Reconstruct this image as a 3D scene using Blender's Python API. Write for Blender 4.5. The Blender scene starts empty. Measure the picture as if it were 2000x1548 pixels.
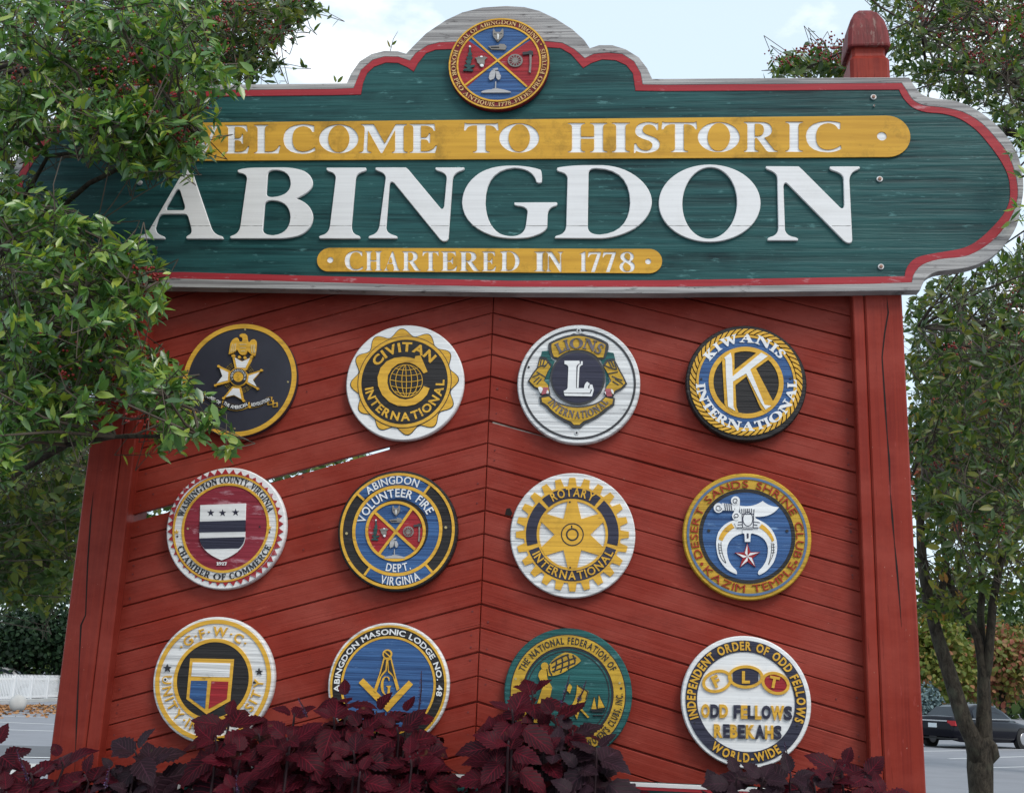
import bpy, bmesh, math, random
import numpy as np
from mathutils import Matrix, Vector
random.seed(7); rng = np.random.default_rng(11)
C = bpy.context.scene.collection
R_ = math.radians
# ------------------------------------------------------------------ camera
F = 2250.0                                     # focal length in photo pixels (photo is 2000 x 1548)
PITCH, ROLL, YAW = R_(14.01), R_(2.10), R_(-5.36)
CAM = np.array([0.45, -4.3, 1.55])
def cam_axes(p, r, y):
    f = np.array([math.sin(y)*math.cos(p), math.cos(y)*math.cos(p), math.sin(p)])
    rt = np.array([math.cos(y), -math.sin(y), 0]); up = np.cross(rt, f)
    return math.cos(r)*rt+math.sin(r)*up, -math.sin(r)*rt+math.cos(r)*up, f
RT, UP, FW = cam_axes(PITCH, ROLL, YAW)
cam_d = bpy.data.cameras.new('camera'); cam = bpy.data.objects.new('camera', cam_d); C.objects.link(cam)
mw = Matrix.Identity(4)
for i in range(3):
    mw[i][0], mw[i][1], mw[i][2], mw[i][3] = RT[i], UP[i], -FW[i], CAM[i]
cam.matrix_world = mw
cam_d.sensor_fit = 'HORIZONTAL'; cam_d.sensor_width = 36; cam_d.lens = 36*F/2000
cam_d.clip_start = .05; cam_d.clip_end = 2000
sc = bpy.context.scene; sc.camera = cam
# ------------------------------------------------------------------ sky, sun, exposure
SUN_EL, SUN_AZ = R_(48), R_(140)               # azimuth clockwise from +Y (the way the camera looks)
world = bpy.data.worlds.new('World'); sc.world = world; world.use_nodes = True
wn, wl = world.node_tree.nodes, world.node_tree.links; wn.clear()
wo = wn.new('ShaderNodeOutputWorld'); bg = wn.new('ShaderNodeBackground'); bg.inputs['Strength'].default_value = .14
sky = wn.new('ShaderNodeTexSky'); sky.sky_type = 'NISHITA'; sky.sun_disc = False
sky.sun_elevation = SUN_EL; sky.sun_rotation = SUN_AZ; sky.dust_density = 2.2; sky.air_density = 1.0; sky.ozone_density = 1.2
wtc = wn.new('ShaderNodeTexCoord'); wmp = wn.new('ShaderNodeMapping'); wmp.inputs['Scale'].default_value = (1.6, 1.6, 3.4); wmp.inputs['Location'].default_value = (1.75, .2, .55)
wnz = wn.new('ShaderNodeTexNoise'); wnz.inputs['Scale'].default_value = 1.5; wnz.inputs['Detail'].default_value = 8; wnz.inputs['Roughness'].default_value = .55
wrp = wn.new('ShaderNodeValToRGB'); wrp.color_ramp.elements[0].position = .60; wrp.color_ramp.elements[1].position = .70
wmx = wn.new('ShaderNodeMix'); wmx.data_type = 'RGBA'; wmx.inputs['B'].default_value = (8.6, 8.7, 8.8, 1)
wl.new(wtc.outputs['Generated'], wmp.inputs['Vector']); wl.new(wmp.outputs['Vector'], wnz.inputs['Vector'])
wmr = wn.new('ShaderNodeMapRange'); wmr.inputs['To Min'].default_value = 0
wl.new(wnz.outputs['Fac'], wrp.inputs['Fac']); wl.new(wrp.outputs['Color'], wmr.inputs['Value']); wl.new(wmr.outputs['Result'], wmx.inputs['Factor'])
whz = wn.new('ShaderNodeMix'); whz.data_type = 'RGBA'; whz.inputs['Factor'].default_value = .62; whz.inputs['B'].default_value = (6.2, 7.3, 8.0, 1)
wl.new(sky.outputs['Color'], whz.inputs['A']); wl.new(whz.outputs['Result'], wmx.inputs['A']); wl.new(wmx.outputs['Result'], bg.inputs['Color']); wl.new(bg.outputs['Background'], wo.inputs['Surface'])
sl = bpy.data.lights.new('sun', 'SUN'); sl.energy = 1.5; sl.angle = R_(22); sl.color = (1, .955, .9)
so = bpy.data.objects.new('sun', sl); C.objects.link(so)
sd = Vector((math.sin(SUN_AZ)*math.cos(SUN_EL), math.cos(SUN_AZ)*math.cos(SUN_EL), math.sin(SUN_EL)))
so.rotation_euler = (-sd).to_track_quat('-Z', 'Y').to_euler(); so.location = (3, -6, 9)
sc.view_settings.view_transform = 'Standard'; sc.view_settings.look = 'None'; sc.view_settings.gamma = 1; sc.view_settings.use_curve_mapping = False
sc.view_settings.exposure = .36
# ------------------------------------------------------------------ helpers: pixels of the survey photo to real planes
def ray(x, y): return (x-1000)/F*RT-(y-774)/F*UP+FW
def onY(x, y, Y):
    d = ray(x, y); return CAM+d*((Y-CAM[1])/d[1])
def onZ(x, y, Z=0.0):
    d = ray(x, y); return CAM+d*((Z-CAM[2])/d[2])
def face(x, y, dep):                           # point on the sign's plane, dep metres in front of the boards
    p = onY(x, y, -dep); return (p[0], p[2])
# ------------------------------------------------------------------ materials
MATS = {}
class NT:
    def __init__(s, name):
        s.m = bpy.data.materials.new(name); s.m.use_nodes = True; s.n = s.m.node_tree.nodes; s.l = s.m.node_tree.links
        s.b = s.n['Principled BSDF']; s.out = s.n['Material Output']
    def new(s, t, **kw):
        n = s.n.new(t)
        for k, v in kw.items():
            if k in n.inputs: n.inputs[k].default_value = v
            else: setattr(n, k, v)
        return n
    def link(s, a, b): s.l.new(a, b)
    def pos(s, scale=(1, 1, 1), rot=(0, 0, 0), loc=(0, 0, 0), kind='pos'):
        g = s.new('ShaderNodeNewGeometry').outputs['Position'] if kind == 'pos' else s.new('ShaderNodeTexCoord').outputs['Object']
        # rotate first, then stretch
        a = s.new('ShaderNodeMapping', Rotation=rot, Location=loc); s.link(g, a.inputs['Vector'])
        b = s.new('ShaderNodeMapping', Scale=scale); s.link(a.outputs['Vector'], b.inputs['Vector'])
        return b.outputs['Vector']
    def noise(s, vec, scale=1, detail=4, rough=.55, dist=0.0):
        n = s.new('ShaderNodeTexNoise', Scale=scale, Detail=detail, Roughness=rough, Distortion=dist); s.link(vec, n.inputs['Vector']); return n.outputs['Fac']
    def ramp(s, fac, p0, p1, c0=(0, 0, 0, 1), c1=(1, 1, 1, 1)):
        r = s.new('ShaderNodeValToRGB'); e = r.color_ramp.elements; e[0].position, e[1].position = p0, p1; e[0].color, e[1].color = c0, c1
        s.link(fac, r.inputs['Fac']); return r.outputs['Color']
    def mix(s, fac, a, b, bt='MIX'):
        n = s.new('ShaderNodeMix', data_type='RGBA', blend_type=bt)
        for k, v in (('Factor', fac), ('A', a), ('B', b)):
            if hasattr(v, 'links'): s.link(v, n.inputs[k])
            else: n.inputs[k].default_value = v if k == 'Factor' else (*v[:3], 1)
        return n.outputs['Result']
    def math(s, op, a, b=0.0):
        n = s.new('ShaderNodeMath', operation=op)
        for i, v in enumerate((a, b)):
            if hasattr(v, 'links'): s.link(v, n.inputs[i])
            else: n.inputs[i].default_value = v
        return n.outputs[0]
    def bump(s, h, strength, dist):
        b = s.new('ShaderNodeBump', Strength=strength, Distance=dist); s.link(h, b.inputs['Height']); s.link(b.outputs['Normal'], s.b.inputs['Normal'])
    def base(s, c):
        if hasattr(c, 'links'): s.link(c, s.b.inputs['Base Color'])
        else: s.b.inputs['Base Color'].default_value = (*c, 1)
    def rough(s, r, spec=.4):
        if hasattr(r, 'links'): s.link(r, s.b.inputs['Roughness'])
        else: s.b.inputs['Roughness'].default_value = r
        s.b.inputs['Specular IOR Level'].default_value = spec

def wood_paint(name, col, dark=None, wear=None, wear_amt=.0, ridge=.7, pitch=55, rough=.5, tilt=0.0, dist=.004, alongz=False, spot=0.0, spotcol=(.12, .08, .03), spec=.22, fade=None, fleck=None):
    """Paint over sandblasted or sawn timber: long ridges, dirt held in the grooves, chipped paint."""
    t = NT(name)
    sc_ = (1.1, 1.1, pitch) if not alongz else (pitch, pitch, 1.1)
    v = t.pos(scale=sc_, rot=(0, tilt, 0))
    n1 = t.noise(v, 1.0, 5, .6, .35)
    v2 = t.pos(scale=tuple(k*2.7 for k in sc_), rot=(0, tilt, 0), loc=(3.1, 1.7, .4))
    n2 = t.noise(v2, 1.0, 3, .5)
    h = t.math('ADD', t.math('MULTIPLY', n1, .75), t.math('MULTIPLY', n2, .3))
    big = t.noise(t.pos(scale=(2.2, 2.2, 3.0)), 1.0, 3)
    dk = dark or tuple(c*.45 for c in col)
    g = t.ramp(h, .40, .60)
    colr = t.mix(g, dk, col)
    colr = t.mix(t.math('MULTIPLY', t.ramp(big, .35, .7), .22), colr, tuple(min(1, c*1.25+.01) for c in col))
    if fade:
        f_ = t.noise(t.pos(scale=(2.6, 2.6, 5.0), loc=(7, 3, 2)), 1.0, 6, .65); colr = t.mix(t.math('MULTIPLY', t.ramp(f_, .42, .68), .75), colr, fade)
    if wear_amt > 0:
        w = t.noise(t.pos(scale=(9, 9, 40) if not alongz else (40, 40, 9), rot=(0, tilt, 0), loc=(1, 2, 3)), 1.0, 6, .7)
        wm = t.ramp(w, .66-wear_amt*.22, .74-wear_amt*.2)
        colr = t.mix(wm, colr, wear or (.55, .53, .5))
    if spot > 0:
        s_ = t.noise(t.pos(scale=(6, 6, 6), loc=(5, 1, 2)), 1.0, 8, .75)
        colr = t.mix(t.math('MULTIPLY', t.ramp(s_, .52, .75), spot), colr, spotcol)
    if fleck:
        q = t.noise(t.pos(scale=(70, 70, 110) if not alongz else (110, 110, 60), rot=(0, tilt, 0), loc=(9, 4, 6)), 1.0, 3, .6); colr = t.mix(t.ramp(q, .745, .77), colr, fleck)
        q2 = t.noise(t.pos(scale=(3.5, 3.5, 130) if not alongz else (130, 130, 3.5), rot=(0, tilt, 0), loc=(2, 8, 5)), 1.0, 5, .7, .6); hl = t.ramp(q2, .28, .36); colr = t.mix(hl, tuple(k*.35 for k in col), colr); h = t.math('ADD', h, t.math('MULTIPLY', hl, .5))
    t.base(colr); t.rough(rough, spec); t.bump(h, ridge, dist)
    return t.m
def M(name, *a, **k):
    if name not in MATS: MATS[name] = wood_paint(name, *a, **k)
    return MATS[name]
def flat_mat(name, col, rough=.5, metal=0.0, spec=.4, vary=.15, scale=30, bump=0.0):
    t = NT(name); n = t.noise(t.pos(scale=(scale,)*3), 1.0, 4)
    t.base(t.mix(t.math('MULTIPLY', n, 1.0), tuple(c*(1-vary) for c in col), tuple(min(1, c*(1+vary)) for c in col)))
    t.rough(rough, spec); t.b.inputs['Metallic'].default_value = metal
    if bump: t.bump(n, bump, .003)
    MATS[name] = t.m; return t.m
green = M('header_green', (.0145, .074, .074), dark=(.0025, .018, .020), wear=(.07, .18, .175), wear_amt=.28, ridge=1.0, pitch=29, fade=(.022, .088, .083), rough=.45, dist=.008, spec=.2)
grey = M('bare_grey_wood', (.40, .385, .37), dark=(.13, .12, .12), wear=(.09, .08, .08), wear_amt=.35, ridge=.9, pitch=60, rough=.8, dist=.005)
bandred = M('border_red', (.34, .028, .035), dark=(.24, .016, .024), wear=(.42, .19, .2), wear_amt=.3, ridge=.3, pitch=50, rough=.5)
gold_band = M('band_gold', (.60, .325, .036), dark=(.46, .235, .024), wear=(.36, .18, .03), wear_amt=.15, ridge=.25, pitch=30, rough=.55, spot=.85, spotcol=(.12, .07, .012), dist=.002)
letter_white = M('letter_white', (.70, .69, .68), dark=(.62, .61, .60), wear=(.45, .43, .4), wear_amt=.05, ridge=.12, pitch=70, rough=.5, spot=.25, spotcol=(.45, .42, .38), dist=.002)
carved_white = M('carved_white', (.78, .78, .77), dark=(.55, .55, .56), ridge=.6, pitch=90, rough=.6, dist=.004)
RED = (.218, .0253, .0148)
board_l = M('board_red_rising', RED, dark=(.185, .019, .011), wear=(.33, .06, .04), wear_amt=.16, ridge=.8, pitch=85, tilt=R_(15), rough=.45, dist=.003, spot=.45, spotcol=(.10, .016, .012), spec=.12, fade=(.29, .056, .040), fleck=(.45, .33, .29))
board_r = M('board_red_falling', RED, dark=(.185, .019, .011), wear=(.33, .06, .04), wear_amt=.16, ridge=.8, pitch=85, tilt=R_(-15), rough=.45, dist=.003, spot=.45, spotcol=(.10, .016, .012), spec=.12, fade=(.29, .056, .040), fleck=(.45, .33, .29))
post_red = M('post_red', (.222, .0256, .0148), dark=(.165, .0175, .0118), wear=(.29, .05, .04), wear_amt=.1, ridge=.35, pitch=60, rough=.42, alongz=True, dist=.0025, spot=.35, spotcol=(.12, .016, .012), spec=.12, fade=(.285, .048, .033), fleck=(.40, .25, .2))
cap_red = M('cap_red', (.17, .024, .024), dark=(.08, .012, .012), wear=(.22, .13, .11), wear_amt=.5, ridge=.7, pitch=50, rough=.6, alongz=True, dist=.004)
raw_wood = M('raw_wood', (.33, .29, .25), dark=(.12, .1, .09), ridge=.7, pitch=60, rough=.8)
crackm = flat_mat('crack_dark', (.012, .006, .005), .9)
# medallion paints
gold = M('gold', (.68, .385, .045), dark=(.46, .245, .028), wear=(.25, .14, .04), wear_amt=.16, ridge=.45, pitch=80, rough=.5, spot=.45, spotcol=(.18, .10, .02), dist=.002)
goldw = M('gold_weathered', (.56, .34, .035), dark=(.30, .175, .022), wear=(.14, .09, .02), wear_amt=.18, ridge=.8, pitch=75, rough=.55, spot=.4, spotcol=(.14, .10, .02), dist=.004)
white = M('white', (.74, .74, .73), dark=(.58, .58, .58), wear=(.36, .36, .36), wear_amt=.08, ridge=.35, pitch=85, rough=.55, spot=.25, spotcol=(.42, .4, .38), dist=.003)
whitew = M('white_ridged', (.73, .73, .72), dark=(.38, .38, .38), wear=(.3, .3, .3), wear_amt=.14, ridge=1.0, pitch=80, rough=.6, dist=.005)
black = M('black', (.026, .024, .024), dark=(.010, .009, .009), wear=(.09, .085, .08), wear_amt=.16, ridge=1.0, pitch=75, rough=.45, dist=.005)
navy = M('navy', (.038, .038, .062), dark=(.015, .015, .028), wear=(.10, .10, .13), wear_amt=.12, ridge=.9, pitch=80, rough=.45, dist=.004)
charcoal = flat_mat('charcoal', (.026, .026, .038), .42, vary=.3, scale=14, bump=.15)
blue = M('blue', (.045, .115, .27), dark=(.012, .032, .10), wear=(.14, .24, .40), wear_amt=.16, ridge=1.0, pitch=75, rough=.5, dist=.005)
blueflat = M('blue_flat', (.10, .155, .26), dark=(.07, .11, .19), ridge=.3, pitch=80, rough=.5)
mred = M('medal_red', (.33, .022, .028), dark=(.16, .010, .014), wear=(.5, .25, .27), wear_amt=.1, ridge=1.0, pitch=75, rough=.5, dist=.004)
mredw = M('medal_red_faded', (.25, .028, .045), dark=(.15, .012, .022), wear=(.40, .20, .23), wear_amt=.42, ridge=.7, pitch=75, rough=.6)
maroon = M('maroon', (.17, .014, .020), dark=(.09, .007, .01), ridge=.8, pitch=75, rough=.5)
teal = M('teal', (.022, .115, .11), dark=(.007, .038, .04), wear=(.12, .25, .25), wear_amt=.2, ridge=1.0, pitch=75, rough=.5, dist=.005)
greyfig = M('figure_grey', (.24, .22, .20), dark=(.13, .12, .11), ridge=.3, pitch=80, rough=.55)
greypal = M('figure_pale', (.42, .41, .41), dark=(.25, .25, .25), ridge=.3, pitch=80, rough=.55)
dkgreen = M('figure_green', (.03, .085, .08), dark=(.015, .04, .04), ridge=.3, pitch=80, rough=.55)
dkgrey = M('figure_dark', (.055, .055, .06), dark=(.03, .03, .03), ridge=.3, pitch=80, rough=.5)
ink = flat_mat('ink', (.016, .015, .018), .5)
orange = M('letter_red', (.32, .035, .016), dark=(.2, .02, .01), ridge=.5, pitch=75, rough=.5)
pink = M('mouth_pink', (.40, .12, .14), dark=(.25, .06, .07), ridge=.4, pitch=80)
brass = flat_mat('brass', (.45, .36, .18), .4, .6)
steel = flat_mat('galvanised_steel', (.5, .49, .48), .5, .7)
rust = flat_mat('rusty_steel', (.24, .13, .09), .6, .3)
# ------------------------------------------------------------------ objects
def tag(o, label=None, cat=None, group=None, kind=None):
    for k, v in (('label', label), ('category', cat), ('group', group), ('kind', kind)):
        if v: o[k] = v
    return o
def empty(name, loc, rot=(0, 0, 0), label=None, cat=None, group=None):
    o = bpy.data.objects.new(name, None); o.empty_display_size = .1; C.objects.link(o); o.location = loc; o.rotation_euler = rot
    return tag(o, label, cat, group)
def link(name, me, mat, parent=None, smooth=False):
    o = bpy.data.objects.new(name, me); C.objects.link(o)
    me.name = name
    if mat:
        me.materials.clear(); me.materials.append(mat)
    if parent: o.parent = parent
    if smooth: me.polygons.foreach_set('use_smooth', [True]*len(me.polygons))
    return o
def mesh_np(V, faces):
    me = bpy.data.meshes.new('m'); me.from_pydata([tuple(map(float, v)) for v in V], [], faces); me.update(); return me
# svg-like path -> polyline
def path(s, n=7):
    tk = s.split(); i = 0; out = []; cur = None
    while i < len(tk):
        c = tk[i]
        if c in 'ML': cur = (float(tk[i+1]), float(tk[i+2])); out.append(cur); i += 3
        elif c == 'Q':
            a = cur; b = (float(tk[i+1]), float(tk[i+2])); d = (float(tk[i+3]), float(tk[i+4]))
            for k in range(1, n+1):
                u = k/n; out.append(((1-u)**2*a[0]+2*u*(1-u)*b[0]+u*u*d[0], (1-u)**2*a[1]+2*u*(1-u)*b[1]+u*u*d[1]))
            cur = d; i += 5
        elif c == 'Z': i += 1
        else: cur = (float(tk[i]), float(tk[i+1])); out.append(cur); i += 2
    return out
def paths(s, n=7): return [path(p, n) for p in s.split('|')]
def circ(cx, cy, rx, ry=None, n=64, rot=0.0):
    ry = rx if ry is None else ry; c_, s_ = math.cos(rot), math.sin(rot); o = []
    for i in range(n):
        a = 2*math.pi*i/n; x, y = rx*math.cos(a), ry*math.sin(a); o.append((cx+x*c_-y*s_, cy+x*s_+y*c_))
    return o
def clean(p, eps=1e-5):
    o = []
    for q in p:
        if not o or abs(q[0]-o[-1][0])+abs(q[1]-o[-1][1]) > eps: o.append(q)
    if len(o) > 2 and abs(o[0][0]-o[-1][0])+abs(o[0][1]-o[-1][1]) < eps: o.pop()
    return o
def plate(contours, z0, z1, bevel=0.0, offset=0.0):
    """closed outlines (holes included) filled and extruded between z0 and z1 -> mesh"""
    cu = bpy.data.curves.new('c', 'CURVE'); cu.dimensions = '2D'; cu.fill_mode = 'BOTH'; cu.extrude = max((z1-z0)/2-bevel, 1e-5)
    cu.offset = offset-bevel; cu.bevel_depth = bevel; cu.bevel_resolution = 0
    for p in contours:
        p = clean(p)
        if len(p) < 3: continue
        sp = cu.splines.new('POLY'); sp.points.add(len(p)-1)
        sp.points.foreach_set('co', [k for q in p for k in (q[0], q[1], 0, 1)]); sp.use_cyclic_u = True
    ob = bpy.data.objects.new('c', cu); me = bpy.data.meshes.new_from_object(ob)
    bpy.data.objects.remove(ob); bpy.data.curves.remove(cu)
    me.transform(Matrix.Translation((0, 0, (z0+z1)/2))); me.materials.clear(); return me
def join(mes):
    bm = bmesh.new()
    for m in mes: bm.from_mesh(m); bpy.data.meshes.remove(m)
    me = bpy.data.meshes.new('j'); bm.to_mesh(me); bm.free(); return me
def box_np(x0, x1, y0, y1, z0, z1):
    V = [(x, y, z) for x in (x0, x1) for y in (y0, y1) for z in (z0, z1)]
    return V, [(0, 1, 3, 2), (4, 6, 7, 5), (0, 4, 5, 1), (2, 3, 7, 6), (0, 2, 6, 4), (1, 5, 7, 3)]
class MB:
    def __init__(s): s.v = []; s.f = []
    def add(s, V, Fc):
        o = len(s.v); s.v += [tuple(map(float, p)) for p in V]; s.f += [tuple(i+o for i in f) for f in Fc]; return s
    def box(s, *a): return s.add(*box_np(*a))
    def tube(s, pts, rad, n=8, cap=True):
        P = [np.array(p, float) for p in pts]; V = []; Fc = []; prev = None
        for i, p in enumerate(P):
            d = P[min(i+1, len(P)-1)]-P[max(i-1, 0)]; d /= (np.linalg.norm(d)+1e-9)
            if prev is None: a = np.cross(d, (0, 0, 1) if abs(d[2]) < .9 else (1, 0, 0))
            else: a = prev-d*np.dot(prev, d)
            a /= np.linalg.norm(a)+1e-9; b = np.cross(d, a); prev = a
            r = rad[i] if hasattr(rad, '__len__') else rad
            for k in range(n):
                t = 2*math.pi*k/n; V.append(p+r*(math.cos(t)*a+math.sin(t)*b))
        for i in range(len(P)-1):
            for k in range(n): Fc.append((i*n+k, i*n+(k+1) % n, (i+1)*n+(k+1) % n, (i+1)*n+k))
        if cap: Fc += [tuple(range(n))[::-1], tuple(range((len(P)-1)*n, len(P)*n))]
        return s.add(V, Fc)
    def lathe(s, prof, n=24, cx=0, cy=0):
        V = []; Fc = []
        for r, z in prof:
            for k in range(n):
                t = 2*math.pi*k/n; V.append((cx+r*math.cos(t), cy+r*math.sin(t), z))
        for i in range(len(prof)-1):
            for k in range(n): Fc.append((i*n+k, i*n+(k+1) % n, (i+1)*n+(k+1) % n, (i+1)*n+k))
        Fc += [tuple(range(n))[::-1], tuple(range((len(prof)-1)*n, len(prof)*n))]
        return s.add(V, Fc)
    def build(s, name, mat, parent=None, smooth=False): return link(name, mesh_np(s.v, s.f), mat, parent, smooth)
# ------------------------------------------------------------------ lettering
ST = 'M 2 0 L 44 0 L 44 4 Q 34 5 34 14 L 34 '
TP = ' L 34 86 Q 34 95 44 96 L 44 100 L 2 100 L 2 96 Q 12 95 12 86 L 12 14 Q 12 5 2 4 Z'
SERIF = {
'I': 'M 2 0 L 44 0 L 44 4 Q 34 5 34 14 L 34 86 Q 34 95 44 96 L 44 100 L 2 100 L 2 96 Q 12 95 12 86 L 12 14 Q 12 5 2 4 Z',
'H': ST+'46 L 66 46 L 66 14 Q 66 5 56 4 L 56 0 L 98 0 L 98 4 Q 88 5 88 14 L 88 86 Q 88 95 98 96 L 98 100 L 56 100 L 56 96 Q 66 95 66 86 L 66 54 L 34 54'+TP,
'E': 'M 2 0 L 74 0 L 80 26 L 75 26 Q 68 8 48 7 L 34 7 L 34 46 L 44 46 Q 54 46 56 34 L 60 34 L 60 68 L 56 68 Q 54 54 44 54 L 34 54 L 34 93 L 46 93 Q 66 92 70 76 L 75 76 L 72 100 L 2 100 L 2 96 Q 12 95 12 86 L 12 14 Q 12 5 2 4 Z',
'F': ST+'46 L 44 46 Q 54 46 56 34 L 60 34 L 60 68 L 56 68 Q 54 54 44 54 L 34 54 L 34 93 L 46 93 Q 66 92 70 76 L 75 76 L 72 100 L 2 100 L 2 96 Q 12 95 12 86 L 12 14 Q 12 5 2 4 Z',
'L': 'M 2 0 L 74 0 L 80 28 L 75 28 Q 68 8 48 7 L 34 7'+TP,
'C': 'M 86 22 Q 72 7 54 7 Q 28 9 28 50 Q 28 92 56 94 Q 74 93 80 74 L 85 74 L 85 96 Q 70 102 54 102 Q 4 98 4 50 Q 6 0 54 -2 Q 74 -2 88 10 Z',
'T': 'M 24 0 L 66 0 L 66 4 Q 56 5 56 14 L 56 93 L 64 93 Q 80 92 84 76 L 89 76 L 87 103 L 82 100 L 8 100 L 3 103 L 1 76 L 6 76 Q 10 92 26 93 L 34 93 L 34 14 Q 34 5 24 4 Z',
'M': 'M 0 0 L 30 0 L 30 4 Q 20 5 20 14 L 22 78 L 54 0 L 58 0 L 90 78 L 90 14 Q 90 5 82 4 L 82 0 L 122 0 L 122 4 Q 112 5 112 14 L 112 86 Q 112 95 120 96 L 120 100 L 92 100 L 64 34 L 36 100 L 4 100 L 4 96 Q 13 95 13 84 L 10 14 Q 10 5 0 4 Z',
'W': 'M 0 100 L 0 96 Q 8 95 12 86 L 44 -2 L 50 -2 L 74 60 L 98 -2 L 104 -2 L 136 86 Q 140 95 148 96 L 148 100 L 114 100 L 114 96 Q 128 95 125 84 L 106 30 L 86 86 Q 84 95 92 96 L 92 100 L 50 100 L 50 96 Q 58 95 62 86 L 66 76 L 53 34 L 36 86 Q 34 95 42 96 L 42 100 Z',
'V': 'M 0 100 L 0 96 Q 8 95 12 86 L 46 -2 L 52 -2 L 84 86 Q 88 95 94 96 L 94 100 L 62 100 L 62 96 Q 74 95 72 86 L 56 32 L 36 86 Q 34 95 44 96 L 44 100 Z',
'Y': 'M 26 0 L 68 0 L 68 4 Q 58 5 58 14 L 58 42 L 84 88 Q 88 95 96 96 L 96 100 L 64 100 L 64 96 Q 74 95 72 88 L 56 56 L 36 88 Q 34 95 42 96 L 42 100 L 0 100 L 0 96 Q 8 95 12 88 L 36 42 L 36 14 Q 36 5 26 4 Z',
'S': 'M 8 -2 L 11 4 Q 22 -3 36 -2 Q 68 0 68 28 Q 68 46 44 56 Q 26 64 26 76 Q 28 92 42 93 Q 56 92 60 74 L 64 74 L 64 100 L 60 97 Q 50 102 38 102 Q 8 100 8 70 Q 8 52 34 42 Q 50 36 50 24 Q 48 7 34 7 Q 16 8 11 30 L 6 30 L 5 -2 Z',
'R': ST+'46 L 40 46 L 66 6 Q 70 0 78 0 L 100 0 L 100 4 Q 92 4 88 10 L 62 48 Q 84 54 84 74 Q 82 100 50 100 L 2 100 L 2 96 Q 12 95 12 86 L 12 14 Q 12 5 2 4 Z | M 34 53 L 34 93 L 44 93 Q 60 92 60 74 Q 60 54 44 53 Z',
'P': ST+'44 L 48 44 Q 82 46 82 72 Q 82 100 48 100 L 2 100 L 2 96 Q 12 95 12 86 L 12 14 Q 12 5 2 4 Z | M 34 51 L 34 93 L 44 93 Q 58 92 58 72 Q 58 52 44 51 Z',
'U': 'M 2 100 L 2 96 Q 12 95 12 86 L 12 36 Q 12 -2 48 -2 Q 84 -2 84 36 L 84 86 Q 84 95 92 96 L 92 100 L 64 100 L 64 96 Q 75 95 75 86 L 75 36 Q 74 6 52 6 Q 34 7 34 36 L 34 86 Q 34 95 44 96 L 44 100 Z',
'K': ST+'40 L 40 46 L 62 10 Q 64 5 56 4 L 56 0 L 100 0 L 100 4 Q 92 5 86 14 L 54 62 L 76 88 Q 82 95 90 96 L 90 100 L 58 100 L 58 96 Q 66 95 62 88 L 34 52'+TP,
'Q': 'M 52 102 Q 100 100 102 50 Q 100 14 68 2 Q 80 -12 100 -14 L 98 -20 Q 60 -22 46 -2 Q 4 4 2 50 Q 4 100 52 102 Z | M 52 94 Q 28 92 26 50 Q 28 8 52 6 Q 76 8 78 50 Q 76 92 52 94 Z',
'1': 'M 8 0 L 50 0 L 50 4 Q 40 5 40 14 L 40 102 L 34 102 L 8 90 L 9 86 L 18 88 L 18 14 Q 18 5 8 4 Z',
'7': 'M 18 -2 L 38 -2 L 70 94 L 70 100 L 6 100 L 2 72 L 7 72 Q 12 88 26 88 L 50 88 Z',
'8': 'M 38 102 Q 8 100 8 76 Q 8 62 22 53 Q 4 44 4 26 Q 6 -2 38 -2 Q 72 -2 72 28 Q 72 46 54 54 Q 68 62 68 78 Q 66 100 38 102 Z | M 38 95 Q 26 94 26 80 Q 28 66 46 58 Q 52 66 52 78 Q 52 94 38 95 Z | M 30 48 Q 20 40 20 28 Q 22 6 38 5 Q 54 6 54 22 Q 52 36 30 48 Z',
'2': 'M 4 0 L 70 0 L 74 26 L 69 26 Q 66 14 52 14 L 34 14 Q 66 44 68 72 Q 66 100 36 102 Q 10 100 6 76 Q 8 66 18 66 Q 28 68 24 86 Q 30 94 36 94 Q 48 92 46 70 Q 40 40 4 8 Z',
'9': 'M 8 0 Q 60 4 68 54 Q 70 100 36 102 Q 4 100 4 68 Q 6 40 32 38 Q 42 38 48 44 Q 44 12 8 6 Z | M 36 94 Q 24 92 26 70 Q 28 48 36 48 Q 48 52 48 72 Q 48 92 36 94 Z',
}
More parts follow.
